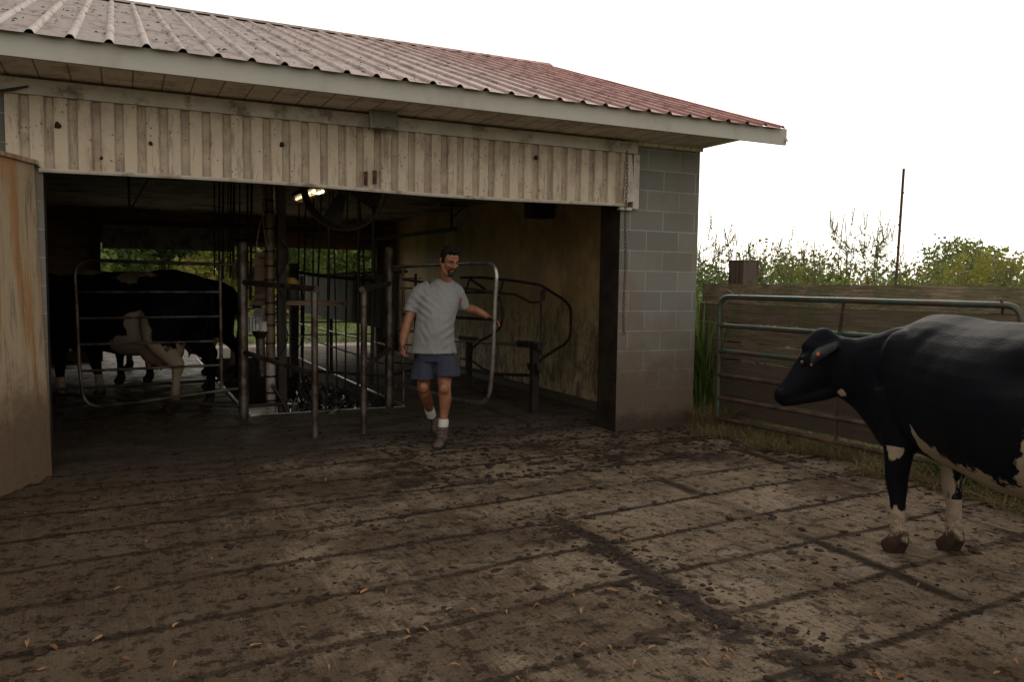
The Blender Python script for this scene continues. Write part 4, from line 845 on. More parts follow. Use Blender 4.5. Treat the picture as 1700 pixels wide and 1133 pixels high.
# ------------------------------------------------------------------ cows
def cow_mesh(chains, ears, neck_y, lf=(0, 0), rf=(0, 0), lh=(0, 0), rh=(0, 0), voxel=.012):
    mb = MB(); V = Vector
    sec = [(.47, 1.02, .10, .17), (.38, .98, .15, .26), (.22, .955, .225, .335), (.05, .95, .275, .385), (-.15, .945, .30, .40), (-.4, .935, .345, .405), (-.7, .92, .375, .42), (-.95, .945, .36, .405), (-1.15, 1.0, .30, .35), (-1.35, 1.06, .25, .285), (-1.52, 1.085, .20, .225), (-1.62, 1.10, .12, .14)]
    mb.rings([(V((x, 0, z)), V((0, hw, 0)), V((0, 0, hh))) for x, z, hw, hh in sec], 32, 3)
    mb.tube([(.22, 0, 1.21), (.08, 0, 1.275), (-.06, 0, 1.295), (-.4, 0, 1.262), (-.8, 0, 1.265), (-1.12, 0, 1.30), (-1.35, 0, 1.295), (-1.6, 0, 1.24)], [.05, .06, .06, .07, .07, .07, .055, .04], 12, smooth=3)
    for s in (1, -1):
        mb.ell((.03, s*.165, 1.06), (.17, .125, .21), 18, 12); mb.ell((-.02, s*.07, 1.20), (.24, .10, .115), 16, 10); mb.ell((.10, s*.19, .86), (.15, .10, .16), 16, 10)
        mb.tube([(-1.0, s*.12, 1.27), (-1.13, s*.25, 1.255), (-1.20, s*.22, 1.18)], [.06, .055, .07], 12, smooth=3)
        mb.tube([(-1.13, s*.22, 1.22), (-1.4, s*.15, 1.18), (-1.60, s*.10, 1.17)], [.08, .08, .05], 12, smooth=3)
        fx, fy = lf if s > 0 else rf
        mb.tube([(.06, s*.17, .92), (.035, s*.175, .74), (.02+fx*.35, s*.17+fy*.35, .58), (.035+fx*.6, s*.165+fy*.6, .415), (.03+fx*.7, s*.16+fy*.7, .37), (.02+fx*.85, s*.16+fy*.85, .27), (.01+fx, s*.155+fy, .145), (.0+fx, s*.155+fy, .105), (.035+fx, s*.155+fy, .07)],
                [(.13, .14), (.11, .13), (.075, .09), (.060, .062), (.055, .056), (.040, .044), (.045, .050), (.048, .052), (.045, .045)], 16, smooth=3)
        for c in (1, -1): mb.tube([(-.01+fx, s*.155+fy+c*.026, .085), (.03+fx, s*.155+fy+c*.028, .045), (.065+fx, s*.155+fy+c*.03, .006)], [(.034, .03), (.036, .05), (.034, .06)], 12)
        mb.tube([(-.05+fx, s*.155+fy, .115), (-.055+fx, s*.155+fy, .07)], [.022, .018], 8)
        hx, hy = lh if s > 0 else rh
        mb.tube([(-1.33, s*.16, 1.02), (-1.28, s*.20, .85), (-1.27+hx*.3, s*.20, .70), (-1.38+hx*.6, s*.185+hy*.5, .56), (-1.47+hx*.8, s*.17+hy*.7, .46), (-1.455+hx*.9, s*.165+hy*.8, .36), (-1.44+hx, s*.16+hy, .22), (-1.425+hx, s*.16+hy, .12), (-1.39+hx, s*.16+hy, .07)],
                [(.15, .20), (.135, .20), (.10, .15), (.062, .088), (.052, .068), (.038, .044), (.037, .040), (.046, .05), (.045, .045)], 16, smooth=3)
        for c in (1, -1): mb.tube([(-1.43+hx, s*.16+hy+c*.025, .085), (-1.385+hx, s*.16+hy+c*.027, .045), (-1.35+hx, s*.16+hy+c*.028, .006)], [(.032, .03), (.034, .048), (.032, .055)], 12)
    mb.ell((-1.08, 0, .58), (.24, .17, .17), 20, 12)
    for a in (-.98, -1.14):
        for s in (1, -1): mb.tube([(a, s*.07, .45), (a, s*.08, .37)], [.02, .014], 8)
    mb.tube([(-1.58, 0, 1.24), (-1.68, 0, 1.15), (-1.70, 0, .85), (-1.68, .01, .62), (-1.68, .01, .42)], [.035, .03, .022, .03, .025], 10, smooth=3)
    # neck, head and ears: overlapping rounded lumps along a curve, fused by the remesh
    def chain(L, k=7):
        for q in crom([(*p, a, b) for p, a, b in L], k): 
            mb.ell(q[:3], (q[4], q[4], q[3]), 18, 12)
    for L in chains: chain(L)
    for e in ears:
        mb.tube([p for p, _, _ in e['P']], [(a, b) for _, a, b in e['P']], 14, ref=e['ref'], smooth=3)
    mb.tube([(.30, 0, .72), (.36, neck_y*.25, .82), (.38, neck_y*.5, .95)], [(.07, .09), (.08, .12), (.08, .12)], 12, smooth=3)
    me = remesh(mb, 'cow', voxel, 5, .5)
    return me
def blob(C, c, r):
    return 1-np.sqrt((((C-np.array(c))/np.array(r))**2).sum(1))
def cow_finish(me, white, name, label, group, loc, fwd, S, hd, tags=False):
    C = coords(me); N = normals(me)
    nz = np.array([mnoise.noise((c[0]*5, c[1]*5, c[2]*5))*.5+mnoise.noise((c[0]*14, c[1]*14, c[2]*14))*.35 for c in C.tolist()])
    fold = np.array([mnoise.noise((c[0]*2.6, c[1]*2.6, c[2]*1.6+7)) for c in C.tolist()])
    body = sstep(.45, .8, C[:, 2])*sstep(-.0, .3, .75-C[:, 0]); C2 = C+N*(fold*.022*body+np.array([mnoise.noise((c[0]*9+c[2]*3, c[1]*9, c[2]*4)) for c in C.tolist()])*.004*body)[:, None]; 
    # ribs, flank hollow and shoulder groove
    rib = np.sin((C[:, 0]+.25*(C[:, 2]-1))*40)*.0005*sstep(.22, .30, np.abs(C[:, 1]))*sstep(-.98, -.8, C[:, 0])*sstep(.0, -.2, C[:, 0])*sstep(.7, .95, C[:, 2])
    holl = -.05*np.exp(-(((C[:, 0]+.97)/.11)**2+((C[:, 2]-1.13)/.09)**2))*sstep(.1, .2, np.abs(C[:, 1]))
    grv = -.009*np.exp(-((C[:, 0]+.14+.3*(C[:, 2]-1.0))/.05)**2)*sstep(.15, .22, np.abs(C[:, 1]))*sstep(.7, .85, C[:, 2])
    C2 += N*(rib+holl+grv)[:, None]; setco(me, C2)
    w = white(C)+nz*.10
    setattr_f(me, 'white', np.clip(.5+w*4, 0, 1)); setattr_f(me, 'mud', sstep(.36, .03, C[:, 2])); setattr_f(me, 'pink', np.clip(blob(C, (-1.08, 0, .5), (.3, .25, .2))*2, 0, 1))
    o = link_mesh(name, me, 'cow_hide', None, loc); a = math.atan2(fwd[1], fwd[0]); o.rotation_euler = (0, 0, a); o.scale = (S, S, S); tag(o, label, 'cow', group)
    for p in hd:
        mb = MB(); mb.ell(p, (.016, .016, .016), 12, 8); e = bpy.data.objects.new('eye', mb.mesh('eye', ['eye'])); COL.objects.link(e); e.parent = o
    return o
# right cow
Fr = Vector((.297, .956, 0)).normalized(); Lr = Vector((-Fr.y, Fr.x, 0)); Or = Vector((4.10, 3.02, 0))
def lr(x, y, d): p = PD(x, y, d)-Or; return Vector((p.dot(Fr), p.dot(Lr), p.z))
K_ = 1/267.
neck_c = [(Vector((-.05, 0, 1.0)), .24, .15), (Vector((.10, .0, 1.0)), .30, .19)]+[(lr(x, (a+b)/2, d), (b-a)/2*d/CF, w) for x, a, b, d, w in ((1492, 539, 752, 4.68, .17), (1468, 548, 728, 4.78, .15), (1446, 557, 700, 4.86, .13), (1422, 563, 676, 4.93, .115), (1398, 562, 660, 4.97, .105), (1384, 562, 654, 5.0, .10))]
head_c = [(lr(x, y, 5.), a*K_, b*K_) for x, y, a, b in ((1392, 603, 43, 24), (1368, 605, 44, 27), (1345, 618, 37, 25), (1323, 638, 26, 19), (1309, 650, 20, 16), (1300, 657, 16, 15))]
jaw_c = [(lr(x, y, 5.), a*K_, b*K_) for x, y, a, b in ((1388, 645, 14, 14), (1360, 654, 12, 16), (1325, 662, 9, 15), (1302, 667, 8, 12))]
poll_c = [(lr(x, y, 5.), a*K_, b*K_) for x, y, a, b in ((1352, 577, 14, 20), (1365, 562, 16, 16), (1376, 566, 14, 15))]
nos_c = [(lr(1297, 655, 4.965), .032, .03), (lr(1301, 657, 4.97), .034, .03)]
brow_c = [(lr(1336, 597, 4.945), .028, .028), (lr(1343, 602, 4.94), .036, .034)]
ear_n = dict(P=[(lr(1386, 576, 4.93), .03, .03), (lr(1374, 580, 4.87), .06, .022), (lr(1360, 590, 4.81), .062, .017), (lr(1346, 606, 4.77), .02, .012)], ref=(0, 0, 1))
ear_f = dict(P=[(lr(1378, 566, 5.07), .03, .02), (lr(1388, 562, 5.14), .05, .018), (lr(1394, 566, 5.24), .015, .012)], ref=(0, 0, 1))
me = cow_mesh([neck_c, head_c, jaw_c, poll_c, nos_c, brow_c], [ear_n, ear_f], .3, lf=(-.03, .02), rf=(-.05, .0), rh=(.12, 0), voxel=.0105)
xs_ = [-3, -1.5, -1.30, -1.13, -1.02, -.94, -.84, -.6, -.45, -.30, -.22, -.16, -.1]; zs_ = [1.2, 1.15, 1.1, .98, .80, .66, .60, .62, .66, .72, .80, .84, .4]
def wr(C):
    x, y, z = C.T; w = (np.interp(x, xs_, zs_)-z)*1.0; w = np.where(x > -.22-.12*(z-.7), -1, w)
    w = np.maximum(w, blob(C, (.02, 0, .60), (.28, .10, .13))*.3)
    legL = (y > .04) & (z < .62) & (x > -.25); legR = (y < -.04) & (z < .66) & (x > -.25)
    w = np.where(legL, np.maximum((.275-z), blob(C, lr(1486, 752, 4.44), (.09, .07, .075))*.2), w)
    w = np.where(legR, np.where((z > .30) & (z < .72), (x+.03)*1.2, .3), w)
    w = np.where((x > .1) & (z > .7), -1, w)
    w = np.maximum(w, blob(C, lr(1345, 567, 4.99), (.03, .012, .014))*.25)
    th = np.array(lr(1402, 650, 4.93)); w = np.maximum(w, blob(C, th, (.05, .05, .035))*.2)
    return w
cowr = cow_finish(me, wr, 'dairy_cow', 'black cow with white belly and an orange ear tag standing in the open yard', 'black and white dairy cows', Or, Fr, 1.0, [lr(1332, 603, 4.925)])
for (px_, py_, mt, w) in ((1358, 588, 'tag_orange', .010), (1347, 606, 'tag_red', .008)):
    p = lr(px_, py_, 4.755); n_ = (lr(px_, py_, 4.)-p).normalized(); a_, b_ = frame(n_); mb = MB()
    mb.tube([p-n_*.003, p+n_*.003], [(w, w*1.25)]*2, 14); mb.tube([p, p+n_*.010], .007, 8); mb.tube([p-n_*.05, p], .004, 6)
    e = bpy.data.objects.new('ear_tag', mb.mesh('ear_tag', [mt])); COL.objects.link(e); e.parent = cowr; e['label'] = 'bright orange ear tag' if mt == 'tag_orange' else 'dull red ear tag'
# parlour cows
V_ = Vector
me1 = cow_mesh([[(V_((.1, 0, 1.0)), .3, .19), (V_((.4, 0, 1.08)), .24, .15), (V_((.7, 0, 1.12)), .17, .11), (V_((.95, 0, 1.14)), .13, .1)], [(V_((.95, 0, 1.12)), .15, .1), (V_((1.05, 0, 1.05)), .15, .1), (V_((1.18, 0, .92)), .1, .075), (V_((1.28, 0, .82)), .07, .06)]],
    [dict(P=[(V_((.95, s*.08, 1.18)), .03, .03), (V_((.95, s*.18, 1.16)), .06, .02), (V_((.96, s*.27, 1.13)), .015, .012)], ref=(1, 0, 0)) for s in (1, -1)], 0, lf=(.03, .03), rf=(-.12, 0), lh=(.05, 0), rh=(-.10, .0), voxel=.016)
hd1 = [V_((1.08, s*.085, 1.08)) for s in (1, -1)]
def w1(C):
    x, y, z = C.T; w = blob(C, (-.95, .12, 1.28), (.26, .20, .07))*.3; w = np.maximum(w, blob(C, (-.97, .2, .60), (.26, .3, .15))*.3); w = np.maximum(w, blob(C, (-1.12, .3, .80), (.16, .2, .17))*.3)
    w = np.maximum(w, blob(C, (-1.1, 0, .52), (.30, .3, .17))*.3); w = np.maximum(w, np.where((x < -1.15) & (y > .0) & (z < .75), np.minimum((.68-z)*.8+(x+1.3)*.6, .3), -1))
    w = np.maximum(w, np.where((z < .27) & (x > -.5), .3, -1)); w = np.maximum(w, blob(C, (-.1, .1, 1.33), (.3, .12, .035))*.3); return w
def w2(C):
    x, y, z = C.T; w = np.where(z < .12, .3, -1.); return np.maximum(w, blob(C, (-1.1, 0, .5), (.3, .3, .2))*.3)
def w3(C):
    x, y, z = C.T; return np.maximum(blob(C, (-.4, .2, 1.0), (.35, .3, .3))*.3, np.where(z < .4, .3, -1.))
import copy as _cp
hindp = G(292, 686); Fl = Vector((-.70, .72, 0)).normalized(); S1_ = 1.17
o1 = hindp+Fl*(1.40*S1_)-Vector((-Fl.y, Fl.x, 0))*(.17*S1_)
me2 = me1.copy(); me3 = me1.copy()
cow_finish(me1, w1, 'dairy_cow', 'black and white cow standing side on behind the closed loop gate', 'black and white dairy cows', o1, Fl, S1_, hd1)
cow_finish(me2, w2, 'dairy_cow', 'nearly all black cow whose rump shows just left of the thick railing post', 'black and white dairy cows', o1+Vector((.62, 1.75, 0)), Fl, 1.08, hd1)
cow_finish(me3, w3, 'dairy_cow', 'farthest cow in the stall row, only its legs showing under the others', 'black and white dairy cows', o1+Vector((.75, 3.6, 0)), Fl, 1.1, hd1)

# ------------------------------------------------------------------ the man
pft = G(726, 740); D0 = float(np.dot(np.array([pft.x, pft.y, 0])-CAM, AX[2]))
base = Vector((pft.x, pft.y, 0))
CRt = Vector((AX[0][0], AX[0][1], 0)).normalized(); CFd = Vector((AX[2][0], AX[2][1], 0)).normalized(); Z_ = Vector((0, 0, 1))
man = None
def mp(x, y, d): return PD(x, y, D0+d)
hs_ = Vector((math.cos(R_(-16)), 0, math.sin(R_(-16))))
tor = (CRt*math.cos(R_(14))+CFd*math.sin(R_(14))).normalized()      # across the chest
tf = tor.cross(Z_)*1.0
if tf.dot(CFd) > 0: tf = -tf                                          # towards the viewer
def hand(mb, w, d, n, thumb, L=.185, curl=.5, k=1.):
    d = d.normalized(); n = (n-d*n.dot(d)).normalized(); sd = d.cross(n)*thumb
    mb.tube([w-d*.01, w+d*.03, w+d*.07, w+d*.098], [(.027, .019), (.036, .018), (.043, .016), (.040, .013)], 14, ref=tuple(n), smooth=2)
    for i, (o_, ln, rr) in enumerate(((.031, .070, .0085), (.011, .079, .009), (-.010, .073, .0085), (-.030, .056, .0075))):
        b = w+d*(.088-.004*abs(i-1))+sd*o_; a = curl*(1+.12*i); p = [b]; dd = d.copy()
        for j, f in enumerate((.45, .32, .25)):
            an = a*(j+1)*.75; dd = (d*math.cos(an)-n*math.sin(an)); p.append(p[-1]+dd*ln*f)
        mb.tube([p[0]-d*.02]+p, [rr*1.1, rr*1.1, rr, rr*.92, rr*.7], 8)
    b = w+d*.03+sd*.028; mb.tube([b, b+(d*.6+sd*.75-n*.15)*.035, b+(d*.9+sd*.75-n*.3)*.055, b+(d*1.3+sd*.7-n*.45)*.066], [.014, .012, .0105, .007], 8)
mb = MB()
# torso under the shirt
tp = [(722, 598, .0, .150, .105), (721, 560, -.02, .155, .12), (723, 525, -.03, .165, .12), (727, 500, -.02, .17, .11), (730, 485, .0, .14, .085), (734, 474, .02, .075, .06), (739, 462, .0, .056, .056), (742, 448, .0, .055, .058)]
mb.rings([(mp(x, y, .12+d), tor*a, tf*b) for x, y, d, a, b in tp], 24, 3)
# legs
RL = [(708, 600, .13), (704, 628, .10), (703, 645, .06), (708, 662, .16), (713, 680, .30), (715, 690, .36)]
mb.tube([mp(*q) for q in RL], [.088, .068, .058, .056, .040, .040], 16, smooth=3)
mb.ell(mp(703, 644, .01), (.05, .05, .055), 12, 8)
LL = [(737, 600, .12), (738, 628, .05), (738, 645, .0), (739, 664, .02), (737, 688, .02), (736, 704, .03)]
mb.tube([mp(*q) for q in LL], [.09, .070, .058, .058, .040, .038], 16, smooth=3)
mb.ell(mp(737, 646, -.04), (.047, .047, .055), 12, 8); mb.ell(mp(741, 663, .06), (.05, .05, .08), 12, 8)
# arms
RA = [(702, 489, .06), (687, 510, .05), (677, 535, .03), (671, 556, .0), (668, 572, -.03)]
mb.tube([mp(*q) for q in RA], [.052, .052, .045, .041, .030], 14, smooth=3)
LA = [(759, 492, .16), (771, 510, .26), (785, 514, .33), (800, 521, .36), (811, 527, .36)]
mb.tube([mp(*q) for q in LA], [.052, .052, .044, .038, .028], 14, smooth=3)
wr_ = mp(668, 572, -.03); hand(mb, wr_, (mp(666, 590, -.05)-wr_), -tor, -1, curl=.95)
wl = mp(810, 526.5, .36); hd_ = mp(824, 533, .34)-wl; hand(mb, wl, hd_, Vector((0, 0, 1))*.8-tf*.4, 1, curl=.45)
# head
yaw = R_(34); pit = R_(25)
hf = (-CFd*math.cos(yaw)+CRt*math.sin(yaw)); hf = (hf*math.cos(pit)-Z_*math.sin(pit)).normalized(); hsd = hf.cross(Z_).normalized(); hup = hsd.cross(hf).normalized(); hc = mp(746.5, 433, -.02)
HM = Matrix((( -hsd.x, hf.x, hup.x), (-hsd.y, hf.y, hup.y), (-hsd.z, hf.z, hup.z)))
hp_ = lambda x, y, z: hc+HM @ Vector((x, y, z))
mb.ell(hp_(0, -.012, .035), (.076, .097, .098), 24, 16, HM)
mb.ell(hp_(0, .012, -.03), (.064, .078, .085), 20, 12, HM)
mb.ell(hp_(0, .035, -.085), (.043, .048, .042), 16, 10, HM); mb.ell(hp_(0, .066, -.112), (.024, .022, .022), 12, 8, HM)
for s_ in (1, -1):
    mb.tube([hp_(s_*.064, -.01, -.03), hp_(s_*.054, .02, -.082), hp_(s_*.02, .066, -.112)], [.017, .016, .014], 10, smooth=2)
    mb.ell(hp_(s_*.04, .066, -.018), (.022, .018, .018), 12, 8, HM)           # cheekbone
    mb.tube([hp_(s_*.008, .091, .030), hp_(s_*.03, .086, .033), hp_(s_*.052, .068, .026)], [.008, .0095, .008], 8)   # brow
    mb.tube([hp_(s_*.074, -.012, -.034), hp_(s_*.082, -.02, -.005), hp_(s_*.079, -.03, .018)], [(.009, .012), (.011, .02), (.007, .012)], 8)  # ear
mb.tube([hp_(0, .082, .030), hp_(0, .094, .010), hp_(0, .108, -.014), hp_(0, .108, -.024), hp_(0, .092, -.030)], [.008, .010, .013, .014, .008], 10, smooth=2)
for s_ in (1, -1): mb.ell(hp_(s_*.012, .096, -.024), (.009, .011, .008), 8, 6, HM)
mb.tube([hp_(-.024, .080, -.057), hp_(0, .089, -.054), hp_(.024, .080, -.057)], [.005, .0085, .005], 8); mb.tube([hp_(-.022, .078, -.068), hp_(0, .087, -.069), hp_(.022, .078, -.068)], [.005, .009, .005], 8)
mb.tube([hp_(0, -.045, -.04), mp(739, 470, .12)], [.055, .062], 14)
me = remesh(mb, 'person', .0048, 3, .5); C = coords(me)
# deepen the eye sockets
L3 = (C-np.array(hc)) @ np.array(HM); N = normals(me)
sock = sum(np.exp(-(((L3[:, 0]-s_*.031)/.014)**2+((L3[:, 2]-.012)/.010)**2))*(L3[:, 1] > .03) for s_ in (1, -1)); C = C-N*(sock*.008)[:, None]
setco(me, C-np.array(base)); man = link_mesh('person', me, 'skin', None, base)
tag(man, 'man in grey t-shirt and dark blue shorts with one hand on the gate', 'person')
def part_remesh(mb, name, mat, voxel, smooth, disp=None, label=None):
    me = remesh(mb, name, voxel, smooth, .5)
    if disp: C = coords(me); N = normals(me); setco(me, disp(C, N))
    setco(me, coords(me)-np.array(base)); o = link_mesh(name, me, mat, man); 
    if label: o['label'] = label
    return o
# shirt
mb = MB()
sh = [(720, 586, -.02, .212, .17), (720, 565, -.03, .205, .168), (722, 540, -.05, .188, .158), (726, 512, -.04, .196, .150), (729, 492, -.01, .190, .135), (733, 476, .02, .150, .105), (737, 465, .02, .085, .078)]
mb.rings([(mp(x, y, .12+d), tor*a, tf*b) for x, y, d, a, b in sh], 30, 4)
mb.tube([mp(712, 480, .09), mp(698, 486, .07), mp(688, 502, .055), mp(682, 519, .04)], [.082, .078, .068, .066], 18, smooth=3)
mb.tube([mp(748, 480, .14), mp(758, 486, .18), mp(765, 500, .22), mp(768.5, 512, .245)], [.080, .078, .068, .066], 18, smooth=3)
def shirt_disp(C, N):
    L = C-np.array(base); a = np.array(tor); u = L@a; z = L[:, 2]; out = np.zeros(len(C))
    for i, (x, y, q) in enumerate(C.tolist()):
        uu = u[i]; zz = z[i]
        out[i] = .015*mnoise.noise((uu*7+zz*3.5, zz*2.2-uu*2, 1.7))+.007*mnoise.noise((uu*16-zz*8, zz*6+uu*3, 5.1))+.006*mnoise.noise((uu*26+zz*9, zz*12, 9))
    hem = np.exp(-((z-z.min()-.0)/.03)**2)*.004
    drag = .006*np.sin((u*1.1+z*1.3)*62)*np.exp(-(((u+.13)/.09)**2+((z-1.28)/.12)**2))+.004*np.sin((u*.8-z*1.4)*55)*np.exp(-(((u-.10)/.08)**2+((z-1.05)/.12)**2))
    return C+N*(out+hem+drag*1.3)[:, None]
part_remesh(mb, 't_shirt', 'shirt', .0065, 3, shirt_disp)
# shorts: two flared legs joined at the hips
mb = MB()
mb.rings([(mp(721, 568, .09), tor*.165, tf*.125), (mp(721, 585, .09), tor*.182, tf*.14), (mp(722, 600, .09), tor*.172, tf*.13)], 26, 3)
mb.rings([(mp(708, 590, .10), tor*.10, tf*.12), (mp(703, 612, .08), tor*.112, tf*.115), (mp(701, 629.5, .06), tor*.118, tf*.112)], 22, 3)
mb.rings([(mp(738, 590, .09), tor*.10, tf*.12), (mp(742, 608, .06), tor*.112, tf*.115), (mp(744, 624, .03), tor*.118, tf*.112)], 22, 3)
def sd_(C, N):
    L = C-np.array(base); u = L@np.array(tor); z = L[:, 2]
    out = np.array([.013*mnoise.noise((a*11, b*2.5, 2.2))+.006*mnoise.noise((a*24, b*7, 7.1)) for a, b in zip(u.tolist(), z.tolist())]); return C+N*out[:, None]
part_remesh(mb, 'shorts', 'shorts', .0065, 3, sd_)
# socks and boots
for nm, P in (('r', [(711.5, 676, .29), (714, 683, .32), (716, 691, .36)]), ('l', [(736.5, 696, .03), (736, 704, .03), (735.5, 711, .03)])):
    mb = MB(); mb.tube([mp(*q) for q in P], [.046, .049, .046], 14, smooth=3); o = put(mb, 'sock', 'sock', None, origin=tuple(base)); o.parent = man; o.location = (0, 0, 0)
def boot(ank, heel, ball, toe, name):
    mb = MB(); w = Vector((0, 0, 1)); f_ = (toe-heel).normalized()
    mb.tube([ank, ank.lerp(heel, .55)+f_*.015, heel+f_*.035+Vector((0, 0, .02))], [.050, .052, .046], 16, smooth=2)
    sdv, upv = frame(f_)
    mb.rings([(heel+upv*.018, sdv*.030, upv*.022), (heel+f_*.03+upv*.03, sdv*.040, upv*.035), (heel.lerp(ball, .5)+upv*.038, sdv*.040, upv*.042), (ball+upv*.026, sdv*.050, upv*.034), (toe.lerp(ball, .4)+upv*.020, sdv*.046, upv*.026), (toe+upv*.012, sdv*.022, upv*.014)], 18, 3)
    me = remesh(mb, 'boot', .006, 3, .5); setco(me, coords(me)-np.array(base)); o = link_mesh('boot', me, 'boot', man)
    mb = MB(); mb.rings([(heel-f_*.006, sdv*.030, upv*.010), (heel+f_*.03, sdv*.042, upv*.011), (heel.lerp(ball, .5), sdv*.038, upv*.011), (ball, sdv*.052, upv*.011), (toe.lerp(ball, .4), sdv*.047, upv*.011), (toe+f_*.006, sdv*.02, upv*.010)], 18, 3)
    so = bpy.data.objects.new('sole', mb.mesh('sole', ['rubber'], True, tuple(base))); COL.objects.link(so); so.parent = o
    mb = MB(); tg = ball.lerp(heel, .5)+upv*.083; 
    for k in range(4): c_ = ank.lerp(ball, .25+.17*k)+f_*(.045-.01*k)+upv*(.030-.004*k); mb.tube([c_-sdv*.022-upv*.006, c_+upv*.006, c_+sdv*.022-upv*.006], .004, 6)
    la = bpy.data.objects.new('lace', mb.mesh('lace', ['lace'], True, tuple(base))); COL.objects.link(la); la.parent = o
fdir_ = (-CFd*.95-CRt*.18).normalized()
hl = Vector((mp(738, 722, .06).x, mp(738, 722, .06).y, .014)); boot(mp(735.5, 708, .03), hl, hl+fdir_*.19, hl+fdir_*.275, 'l')
tr_ = mp(727, 716, .38); tr_ = Vector((tr_.x, tr_.y, .014)); f2 = (-CFd*.75+CRt*.25-Z_*.62).normalized(); boot(mp(716, 688, .36), tr_-f2*.255, tr_-f2*.085, tr_, 'r')
# hair
mb = MB(); mb.ell(hp_(0, -.020, .052), (.082, .099, .090), 26, 18, HM)
for s_ in (1, -1): mb.ell(hp_(s_*.066, -.02, .01), (.016, .045, .05), 12, 8, HM); mb.ell(hp_(s_*.073, .012, .012), (.008, .012, .028), 8, 6, HM)
mb.ell(hp_(0, -.085, .0), (.055, .03, .06), 14, 10, HM); mb.ell(hp_(.0, .050, .112), (.055, .035, .022), 14, 8, HM)
def hd2(C, N):
    L = (C-np.array(hc))@np.array(HM); keep = sstep(.062, .088, L[:, 1])*sstep(.11, .07, L[:, 2])
    out = np.array([.007*mnoise.noise((x*45, y*45, z*45))+.004*mnoise.noise((x*120, y*120, z*60)) for x, y, z in C.tolist()]); 
    out = out-.012*sstep(.02, .05, L[:, 1])*sstep(.10, .06, L[:, 2])*(np.abs(L[:, 0]) < .068)
    return C+N*out[:, None]
part_remesh(mb, 'hair', 'hair', .005, 1, hd2)
mb = MB(); mb.ell(hp_(0, .072, -.103), (.031, .028, .028), 14, 10, HM)
for s_ in (1, -1): mb.tube([hp_(s_*.003, .096, -.040), hp_(s_*.022, .088, -.046), hp_(s_*.033, .074, -.066), hp_(s_*.030, .070, -.092)], [.0065, .008, .009, .012], 8, smooth=2)
part_remesh(mb, 'beard', 'beard', .0045, 1, lambda C, N: C+N*np.array([.003*mnoise.noise((x*90, y*90, z*90)) for x, y, z in C.tolist()])[:, None])
for s_ in (1, -1):
    mb = MB(); mb.ell(hp_(s_*.031, .070, .012), (.012, .012, .0105), 12, 8); o = put(mb, 'eye', 'eye_white', None, origin=tuple(base)); o.parent = man; o.location = (0, 0, 0)
    mb = MB(); mb.ell(hp_(s_*.032, .0785, .009), (.0055, .0045, .0055), 10, 6); q = bpy.data.objects.new('iris', mb.mesh('iris', ['eye'], True, tuple(base))); COL.objects.link(q); q.parent = o
    mb = MB(); mb.tube([hp_(s_*.010, .096, .032), hp_(s_*.03, .093, .037), hp_(s_*.052, .074, .030)], [.003, .0042, .003], 6); o = put(mb, 'eyebrow', 'hair', None, origin=tuple(base)); o.parent = man; o.location = (0, 0, 0)

# ------------------------------------------------------------------ vegetation
def leaf_cloud(P, size, asp=.45, droop=.3, rnd=RNG):
    """many leaf-sized quads at points P -> verts, faces"""
    n = len(P); d = rnd.normal(size=(n, 3)); d[:, 2] -= droop; d /= np.linalg.norm(d, axis=1)[:, None]
    r = rnd.normal(size=(n, 3)); s = np.cross(d, r); s /= np.linalg.norm(s, axis=1)[:, None]
    L = size*rnd.uniform(.6, 1.3, (n, 1)); W = L*asp
    V = np.stack([P, P+d*L*.45+s*W*.5, P+d*L, P+d*L*.45-s*W*.5], 1).reshape(-1, 3)
    F = np.arange(n*4).reshape(-1, 4); return V, F
def np_mesh(name, V, F, mat, rnd=None, origin=(0, 0, 0)):
    me = bpy.data.meshes.new(name); me.from_pydata((V-np.array(origin)).tolist(), [], F.tolist()); me.materials.append(MATS[mat])
    if rnd is not None: setattr_f(me, 'rnd', np.repeat(rnd, len(V)//len(rnd)))
    return me
def tree(name, x, y, h, w, mat, label, group, n=5000, leaf=.16, lobes=26, low=.12, seed=0, cat='tree'):
    r = np.random.default_rng(seed); t = thing(name, (x, y, 0), label, cat, group)
    cen = []; rad = []
    for i in range(lobes):
        zz = h*(low+(1-low)*r.random()**.85*.92); prof = math.sin(math.pi*min(1, max(.12, (zz/h-low*.5)))**.8)**.6
        a = r.uniform(0, 6.283); q = w*.5*prof*r.uniform(.25, 1); cen.append((x+math.cos(a)*q, y+math.sin(a)*q, zz)); rad.append(w*r.uniform(.10, .22))
    cen = np.array(cen); rad = np.array(rad); k = r.integers(0, lobes, n); d = r.normal(size=(n, 3)); d /= np.linalg.norm(d, axis=1)[:, None]
    P = cen[k]+d*(rad[k]*r.random(n)**.35)[:, None]; P[:, 2] = np.maximum(P[:, 2], .1)
    V, F = leaf_cloud(P, leaf, .6, .3, r); tone = np.clip(r.random(lobes)[k]*.6+r.random(n)*.4, 0, 1)
    me = np_mesh('crown', V, F, mat, tone, (x, y, 0)); o = bpy.data.objects.new('crown', me); COL.objects.link(o); o.parent = t
    mb = MB(); b = Vector((x, y, -.05)); mb.tube([b, b+Vector((.05, 0, h*.3)), b+Vector((0, .1, h*.75))], [w*.035+.04, w*.025+.03, .03], 8, smooth=2)
    for i in range(7): c_ = Vector(cen[i]); s0 = b+Vector((0, 0, min(c_.z*.6, h*.6))); mb.tube([s0, s0.lerp(c_, .5)+Vector((0, 0, .1)), c_], [w*.014+.02, .03, .015], 6, smooth=2)
    put(mb, 'trunk', 'trunk', t); return t
